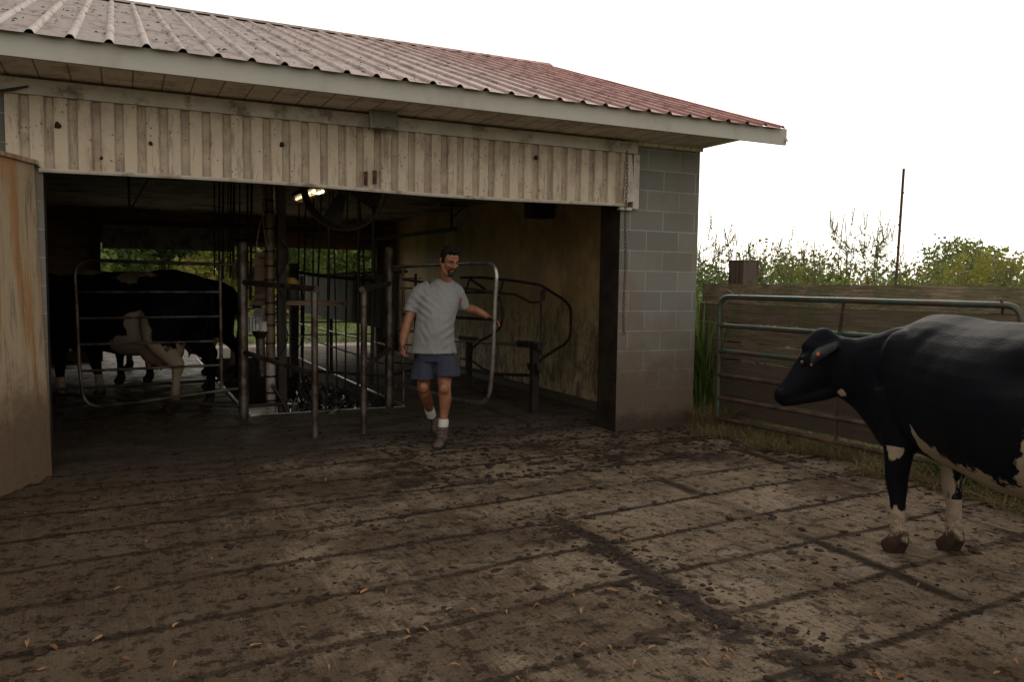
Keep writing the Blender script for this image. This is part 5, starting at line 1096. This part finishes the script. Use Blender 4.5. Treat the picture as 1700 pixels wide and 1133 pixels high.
# trees behind the barn seen through the back opening
vs = [(-6.5, 38, 6, 6, 'leaf_dark'), (-2.5, 34, 5.4, 5, 'leaf_mid'), (1, 37, 6.5, 6, 'leaf_dark'), (4, 33, 4.8, 4.5, 'leaf_yellow'), (6.5, 36, 5.8, 5, 'leaf_dark'), (9.0, 33, 5.2, 4.6, 'leaf_mid'), (11.6, 35, 5.5, 5, 'leaf_tan'), (14.3, 37, 5.6, 5.5, 'leaf_mid'), (-.5, 44, 7, 8, 'leaf_mid'), (8, 45, 7, 9, 'leaf_dark')]
lab = ['dark green tree at the far left of the back opening', 'mid green tree above the penned cow', 'dark tree above the rump of the penned cow', 'yellow-green bush right behind the hanging hoses', 'dark green tree above the yellow jug', 'mid green tree in the middle of the right half of the back opening', 'tan-leaved tree near the right edge of the back opening', 'mid green tree at the right edge of the back opening', 'taller pale green tree in the second row behind the cow', 'taller dark tree in the second row behind the hoses']
for i, ((x, y, h, w, m_), l) in enumerate(zip(vs, lab)): tree('leafy_tree', x, y, h, w, m_, l, 'trees behind the barn', 5200, .30, 30, .06, 20+i)
r_ = np.random.default_rng(77); n_ = 15000; P = np.stack([r_.uniform(-22, 34, n_), r_.uniform(56, 62, n_), 9*r_.random(n_)**.8], 1); P[:, 2] *= .8+.2*np.array([mnoise.noise((a*.18, 1, 1)) for a in P[:, 0].tolist()]); V, F = leaf_cloud(P, 1.0, .6, .3, r_)
wd = bpy.data.objects.new('far_woodland', np_mesh('far_woodland', V, F, 'leaf_far', np.clip(r_.random(n_)*.5+.5*np.array([.5+mnoise.noise((a*.3, c*.3, 0)) for a, _, c in P.tolist()]), 0, 1))); COL.objects.link(wd); wd['kind'] = 'stuff'
# bushes beyond the fence at the right
def at_(px_, d_): p = PD(px_, 474, d_); return p.x, p.y
def hz_(y_, d_): return 1.5+(477-y_)/CF*d_
bs = [(1215, 17, 452, 2.6, 'leaf_mid', 'green bush just right of the block pier behind the weeds'), (1312, 19, 430, 3.4, 'leaf_yellow', 'yellow-green bush behind the weeds left of the leaning metal pole'), (1400, 25, 450, 5.0, 'leaf_mid', 'low grey-green bush behind the weeds by the metal pole'), (1545, 15, 452, 3.4, 'leaf_yellow', 'low yellowish bush right of the metal pole'), (1618, 24, 408, 4.2, 'leaf_mid', 'rounded tree crown rising highest at the right of the picture'), (1660, 15, 446, 3.6, 'leaf_yellow', 'yellow-green bush in front of the rounded tree at the right'), (1730, 17, 444, 4.6, 'leaf_yellow', 'yellow-green bush running out of the right edge')]
for i, (px_, d_, yt, w, m_, l) in enumerate(bs):
    x, y = at_(px_, d_); tree('bush', x, y, hz_(yt, d_), w, m_, l, 'bushes beyond the plank fence', 6500 if d_ < 20 else 5200, .10 if d_ < 20 else .13, 26, .08, 60+i, 'bush')
# tall weeds: stalk, side branches, leaves and seed spikes
def weed(seed, h, dense=1., spike=1.):
    r = random.Random(seed); st_, sp_ = MB(), MB(); V, T = [], []
    top = Vector((r.uniform(-.15, .15), r.uniform(-.15, .15), h)); n = 9
    main = [Vector((0, 0, 0)).lerp(top, i/n)+Vector((r.uniform(-.02, .02), r.uniform(-.02, .02), 0)) for i in range(n+1)]
    st_.tube(main, [.010*(1-.75*i/n) for i in range(n+1)], 5); pts = []
    for i in range(int(13*dense)):
        t = r.uniform(.22, .98); b = Vector((0, 0, 0)).lerp(top, t); a = r.uniform(0, 6.28); L = r.uniform(.18, .42)*(1.15-t*.6); up = r.uniform(.5, 1.3)
        e = b+Vector((math.cos(a)*L, math.sin(a)*L, L*up)); mid = b.lerp(e, .5)+Vector((0, 0, -.03)); st_.tube([b, mid, e], [.004, .003, .0015], 4)
        for k in range(r.randint(6, 10)): pts.append((b.lerp(e, r.uniform(.15, 1.)), .10*(1.45-t)))
        if t > .5:
            for k in range(r.choice((0, 0, 1, 2))):
                s0 = b.lerp(e, r.uniform(.6, 1)); l = r.uniform(.08, .22)*spike; e2 = s0+Vector((r.uniform(-.05, .05), r.uniform(-.05, .05), l)); sp_.tube([s0, s0.lerp(e2, .5), e2], [.0035, .0045, .0015], 4)
                for q in range(int(l/.014)): c_ = s0.lerp(e2, q*.014/l); sp_.ell(c_+Vector((r.uniform(-.006, .006), r.uniform(-.006, .006), 0)), (.0055, .0055, .007), 4, 3)
        else:
            for k in range(4): pts.append((b.lerp(e, r.uniform(.3, 1)), .15))
    for i in range(int(16*dense)): t = r.uniform(.05, .8); pts.append((Vector((0, 0, 0)).lerp(top, t)+Vector((r.uniform(-.08, .08), r.uniform(-.08, .08), 0)), .17*(1.2-t)))
    rn = np.random.default_rng(seed)
    lv = MB(); tone = []
    for c_, s0 in pts:
        a = r.uniform(0, 6.28); d = Vector((math.cos(a), math.sin(a), r.uniform(-.7, .3))).normalized(); s_ = d.cross(Vector((0, 0, 1))).normalized(); L = s0*r.uniform(.7, 1.25); W = L*.22; dr = Vector((0, 0, -L*.15))
        o = lv.addv([c_, c_+d*L*.35+s_*W+dr*.2, c_+d*L*.7+s_*W*.7+dr*.6, c_+d*L+dr*1.4, c_+d*L*.7-s_*W*.7+dr*.6, c_+d*L*.35-s_*W+dr*.2]); lv.face([o, o+1, o+2, o+3]); lv.face([o, o+3, o+4, o+5]); tone += [r.random()]*6
    root = bpy.data.objects.new('tall_weed', None); COL.objects.link(root)
    st_.mi = [0]*len(st_.f); o_ = len(st_.v); st_.v += sp_.v; st_.f += [tuple(a+o_ for a in f) for f in sp_.f]; st_.mi += [1]*len(sp_.f)
    put(st_, 'stem', ['stem', 'seed'], root); l_ = put(lv, 'foliage', 'weed_leaf', root, smooth=False); setattr_f(l_.data, 'rnd', tone)
    return root
protos = [weed(100+i, 2.0, 1.2+.2*(i % 3), 1.+.25*(i % 2)) for i in range(5)]
used = [False]*5
wpos = []
r = random.Random(5)
for i in range(60):
    px_ = 1156+(i*7 if i < 22 else 154+(i-22)*10.5)+r.uniform(-9, 9); d_ = r.uniform(9.2, 12.5)
    prof = 408+22*math.sin(px_*.021)+r.uniform(-14, 32)
    if 1490 < px_ < 1540 or px_ > 1610: prof += 30
    wpos.append((px_, d_, min(prof, 458)))
for i, (px_, d_, yt) in enumerate(wpos):
    k = i % 5; x, y = at_(px_, d_); h = hz_(yt, d_)
    o = protos[k] if not used[k] else copy_tree(protos[k]); used[k] = True
    o.location = (x, y, -.03); o.rotation_euler = (0, 0, r.uniform(0, 6.28)); s0 = h/2.0; o.scale = (s0, s0, s0)
    tag(o, 'one of the tall seeding weeds growing behind the plank fence', 'weed', 'tall weeds behind the plank fence')
# long-bladed grass clumps between pier and fence
def clump(n, h, w, mat, seed, wid=.02, bend=.5):
    r = np.random.default_rng(seed); V = []; F = []; T = []
    for i in range(n):
        a = r.uniform(0, 6.283); b = np.array([r.normal()*w, r.normal()*w, 0]); L = h*r.uniform(.45, 1.1); d = np.array([math.cos(a), math.sin(a), 0]); s_ = np.array([-d[1], d[0], 0])*wid*r.uniform(.5, 1.2); bd = bend*r.uniform(.3, 1.3)
        o = len(V); 
        for k, (t, ww) in enumerate(((0, .7), (.35, 1), (.7, .7), (1, .05))):
            p = b+d*L*bd*t*t+np.array([0, 0, L*(t-.35*bd*t*t)]); V += [p-s_*ww*.5, p+s_*ww*.5]
        for k in range(3): F.append((o+2*k, o+2*k+1, o+2*k+3, o+2*k+2))
        T += [r.random()]*8
    return np.array(V), F, np.array(T)
def clump_obj(name, mat, args, loc, label, cat, group):
    V, F, T = clump(*args); me = bpy.data.meshes.new(name); me.from_pydata(V.tolist(), [], F); me.materials.append(MATS[mat]); setattr_f(me, 'rnd', T)
    o = bpy.data.objects.new(name, me); COL.objects.link(o); o.location = loc; tag(o, label, cat, group); return o
ck = [clump_obj('tall_grass', 'corn_leaf', (60, 1.6, .07, 'corn_leaf', 300+i, .035, .45), (0, 0, 0), '', 'grass', '') for i in range(3)]
for i in range(30):
    k = i % 3; o = ck[k] if i < 3 else ck[k].copy()
    if i >= 3: COL.objects.link(o)
    px_ = 1150+r.uniform(0, 34) if i < 14 else 1180+r.uniform(0, 520); x, y = at_(px_, r.uniform(8.9, 11)); o.location = (x, y, -.03); o.rotation_euler = (0, 0, r.uniform(0, 6)); q = r.uniform(.75, 1.05); o.scale = (q, q, q)
    tag(o, 'one of the long-bladed green grass clumps growing behind the plank fence', 'grass clump', 'long-bladed grass clumps behind the plank fence')

# ground cover: dry hay and green grass along the fence foot, lawn behind the barn
def blades(N, fpos, h, wid, bend, seed, lay=0.):
    r = np.random.default_rng(seed); P = fpos(r, N); N = len(P); a = r.uniform(0, 6.283, N); L = h*r.uniform(.4, 1.2, N); bd = bend*r.uniform(.3, 1.5, N)
    d = np.stack([np.cos(a), np.sin(a), np.zeros(N)], 1); s_ = np.stack([-np.sin(a), np.cos(a), np.zeros(N)], 1)*(wid*r.uniform(.5, 1.3, N))[:, None]; vs = []
    for t, ww in ((0, .8), (.5, .8), (1, .1)):
        p = P+d*(L*bd*t*t)[:, None]; p[:, 2] += L*(t*(1-lay))-L*.3*bd*t*t*(1-lay); p[:, 2] = np.maximum(p[:, 2], .004); vs += [p-s_*ww*.5, p+s_*ww*.5]
    V = np.stack(vs, 1).reshape(-1, 3); i0 = np.arange(N)[:, None]*6
    F = np.concatenate([i0+np.array([0, 1, 3, 2]), i0+np.array([2, 3, 5, 4])], 0); tone = np.repeat(r.random(N), 6); return V, F, tone
def stuff(name, mat, V, F, T):
    me = bpy.data.meshes.new(name); me.from_pydata(V.tolist(), [], F.tolist()); me.materials.append(MATS[mat])
    if T is not None: setattr_f(me, 'rnd', T)
    o = bpy.data.objects.new(name, me); COL.objects.link(o); o['kind'] = 'stuff'; return o
def along_fence(lo, hi, y0, y1, z=0.):
    def f(r, N):
        y = r.uniform(y0, y1, N); q = (FA.y-y)/(FA.y-FB.y); xf = FA.x+(FB.x-FA.x)*q
        cl = np.array([mnoise.noise((b*2.2, 3.3, 0)) for b in y.tolist()]); x = xf+lo+(hi-lo)*r.random(N)**1.0; x = np.where(x < xf, xf+(x-xf)*(1.0+cl*.8), x)
        return np.stack([x, y, np.full(N, z)], 1)
    return f
V, F, T = blades(9000, along_fence(-.62, .05, .5, 6.6), .22, .006, 1.3, 1, .3); stuff('dry_grass', 'grass_dry', V, F, T)
V, F, T = blades(6000, along_fence(-.55, -.05, -.5, 6.4), .16, .007, 1.2, 9, .6); stuff('trampled_hay', 'hay', V, F, None)
V, F, T = blades(8000, along_fence(-.45, .1, .5, 4.2), .22, .009, .8, 2, 0); stuff('green_grass', 'grass_green', V, F, T)
V, F, T = blades(12000, along_fence(.35, 2.6, .5, 8.2, -.03), .38, .012, .6, 3, 0); stuff('rough_grass', 'grass_green', V, F, T)
V, F, T = blades(2500, lambda r, N: np.stack([r.uniform(5.35, 5.95, N), r.uniform(6.55, 7.6, N), np.full(N, 0.)], 1), .28, .009, .9, 4, 0); stuff('pier_grass', 'grass_dry', V, F, T)
V, F, T = blades(22000, lambda r, N: np.stack([r.uniform(-4, 9, N), 19.2+r.random(N)**1.6*10, np.full(N, -.03)], 1), .16, .014, .7, 5, 0); stuff('lawn_grass', 'grass_green', V, F, T)

# clods of manure and grit on the yard: uncounted
def clods():
    r = np.random.default_rng(11); ico = MB(); ico.ell((0, 0, 0), (1, 1, .55), 7, 5); bv = np.array(ico.v); bf = ico.f; VV, FF = [], []; n = 0
    def lines(k):
        v = 2.32+.535*(.5+r.integers(-3, 9)); return v
    while n < 6000:
        x = r.uniform(-2.2, 5.6); y = 1.4+5.4*r.random()**1.2; mode = r.random(); s = abs(r.normal())*.0065+.004
        if mode < .34:      # along the grooves
            v = 2.32+.535*(.5+int(r.integers(-2, 9))); y = v+.075*x+r.normal()*.03-(mnoise.noise((x*.9, v, 0))*.05); s *= 1.25
        elif mode < .44:    # manure trail
            y = r.uniform(.9, 4.6); x = 2.45+.30*mnoise.noise((y*1.5, 0, 0))+r.normal()*.14; s *= 1.25
        elif mode < .66:    # churned patch by the door and fence
            x = r.uniform(2.0, 5.6); y = r.uniform(5.4, 7.6); s *= 1.6
        elif mode < .72: y = r.uniform(6.8, 8.8); x = r.uniform(0, 5)
        elif mode < .78: x = 5.3+r.normal()*.25; y = r.uniform(1, 6.5); s *= 1.5
        if y < .8 or x > 5.9 or x < -.45 and y > 6.2: continue
        if r.random() < .05: s *= 2.3
        s = min(s, .032)
        a = r.uniform(0, 6.283); sx, sy, sz = s*r.uniform(.7, 1.7), s*r.uniform(.6, 1.2), s*r.uniform(.4, .8)
        v = bv*np.array([sx, sy, sz])*(1+r.normal(size=(len(bv), 1))*.16); c_, s_ = math.cos(a), math.sin(a)
        v = np.stack([v[:, 0]*c_-v[:, 1]*s_, v[:, 0]*s_+v[:, 1]*c_, v[:, 2]], 1)+np.array([x, y, yz(x, y)+sz*.12]); o = len(VV)*len(bv); VV.append(v); FF += [tuple(o+i for i in f) for f in bf]; n += 1
    me = bpy.data.meshes.new('manure_clods'); me.from_pydata(np.concatenate(VV).tolist(), [], FF); me.materials.append(MATS['clod'])
    o = bpy.data.objects.new('manure_clods', me); COL.objects.link(o); o['kind'] = 'stuff'
clods()
def straw(r, N): x = r.uniform(-1.5, 5.5, N); y = 1.3+6*r.random(N); return np.stack([x, y, np.full(N, .012)], 1)
V, F, T = blades(420, straw, .05, .0035, .9, 21, .97); V[:, 2] = np.maximum(V[:, 2], .008); stuff('straw_bits', 'grass_dry', V, F, T)
# fallen leaves
def leafmesh(seed):
    r = random.Random(seed); mb = MB(); L = .05; W = .011; cu = r.uniform(.004, .014); n = 7
    for i in range(n+1):
        t = i/n; w = W*math.sin(math.pi*min(1, t*.92+.06))**.8; z = .004+cu*math.sin(math.pi*t)+.006*math.sin(t*5+seed); y = .012*math.sin(t*3+seed)
        mb.addv([(t*L, y-w, z+w*.6), (t*L, y, z-.001), (t*L, y+w, z+w*.7)])
    for i in range(n): a = i*3; mb.face((a, a+3, a+4, a+1)); mb.face((a+1, a+4, a+5, a+2))
    me = mb.mesh('fallen_leaf', ['leaf_fallen']); setattr_f(me, 'rnd', [r.random()]*len(mb.v)); return me
lm = [leafmesh(i) for i in range(9)]; r = random.Random(3)
named = [(374, 882), (200, 976), (296, 1038), (497, 982), (600, 983), (790, 1018), (835, 1016), (733, 1032), (745, 1016), (835, 1115), (672, 1050), (700, 1047), (1175, 1033), (1187, 1045), (1220, 885), (1080, 855), (930, 880), (1010, 985), (900, 1010), (960, 1014), (1210, 1086), (1280, 1087), (1325, 808), (960, 1075), (1015, 1080), (1470, 755), (1100, 1008), (555, 868), (245, 905), (350, 930), (60, 1117), (215, 1100), (285, 1110), (1050, 1112), (1450, 1105), (1655, 1117), (1690, 1105), (1625, 990), (1380, 990), (45, 855), (160, 830), (680, 868), (770, 870), (805, 955), (420, 1080), (1095, 885), (1640, 815), (1560, 862)]
pts = [G(*q) for q in named]
while len(pts) < 105: p = G(r.uniform(20, 1690), r.uniform(770, 1130)); pts.append(p)
for i, p in enumerate(pts):
    o = bpy.data.objects.new('fallen_leaf', lm[i % 9]); COL.objects.link(o); o.location = (p.x, p.y, yz(p.x, p.y)+.001); o.rotation_euler = (r.uniform(-.2, .2), r.uniform(-.1, .1), r.uniform(0, 6.28)); q = r.uniform(.55, 1.0); o.scale = (q, q, q)
    tag(o, 'one of the small curled orange-brown leaves scattered on the concrete', 'leaf', 'fallen leaves on the concrete')

# ------------------------------------------------------------------ light
w = bpy.data.worlds.new('World'); scn.world = w; w.use_nodes = True; nt = w.node_tree; bg = nt.nodes['Background']
sky = nt.nodes.new('ShaderNodeTexSky'); sky.sky_type = 'NISHITA'; sky.sun_disc = False
SEL, SAZ = R_(38), R_(35)      # azimuth clockwise from +Y
sky.sun_elevation = SEL; sky.sun_rotation = SAZ; sky.air_density = 1.0; sky.dust_density = 1.5; sky.ozone_density = 1
hs = nt.nodes.new('ShaderNodeHueSaturation'); hs.inputs['Saturation'].default_value = .12; nt.links.new(sky.outputs[0], hs.inputs['Color'])
wm_ = nt.nodes.new('ShaderNodeMix'); wm_.data_type = 'RGBA'; wm_.blend_type = 'MULTIPLY'; wm_.inputs[0].default_value = 1; wm_.inputs[7].default_value = (1.05, .97, .86, 1)
cm_ = nt.nodes.new('ShaderNodeMix'); cm_.data_type = 'RGBA'; cm_.inputs[0].default_value = .46; cm_.inputs[7].default_value = (7.6, 7.65, 7.8, 1); nt.links.new(hs.outputs[0], cm_.inputs[6]); nt.links.new(cm_.outputs[2], wm_.inputs[6]); nt.links.new(wm_.outputs[2], bg.inputs['Color']); bg.inputs['Strength'].default_value = .13
ld = bpy.data.lights.new('sun', 'SUN'); lo = bpy.data.objects.new('sun', ld); COL.objects.link(lo)
ld.energy = .5; ld.angle = R_(24); ld.color = (1, .93, .84)
dv = Vector((math.sin(SAZ)*math.cos(SEL), math.cos(SAZ)*math.cos(SEL), math.sin(SEL))); lo.rotation_euler = dv.to_track_quat('Z', 'Y').to_euler(); lo.location = dv*40
scn.view_settings.view_transform = 'Standard'; scn.view_settings.look = 'None'; scn.view_settings.gamma = 1; scn.view_settings.exposure = .45
scn.cycles.max_bounces = 8; scn.cycles.diffuse_bounces = 5; scn.cycles.glossy_bounces = 3; scn.cycles.transparent_max_bounces = 8
scn.cycles.use_denoising = True
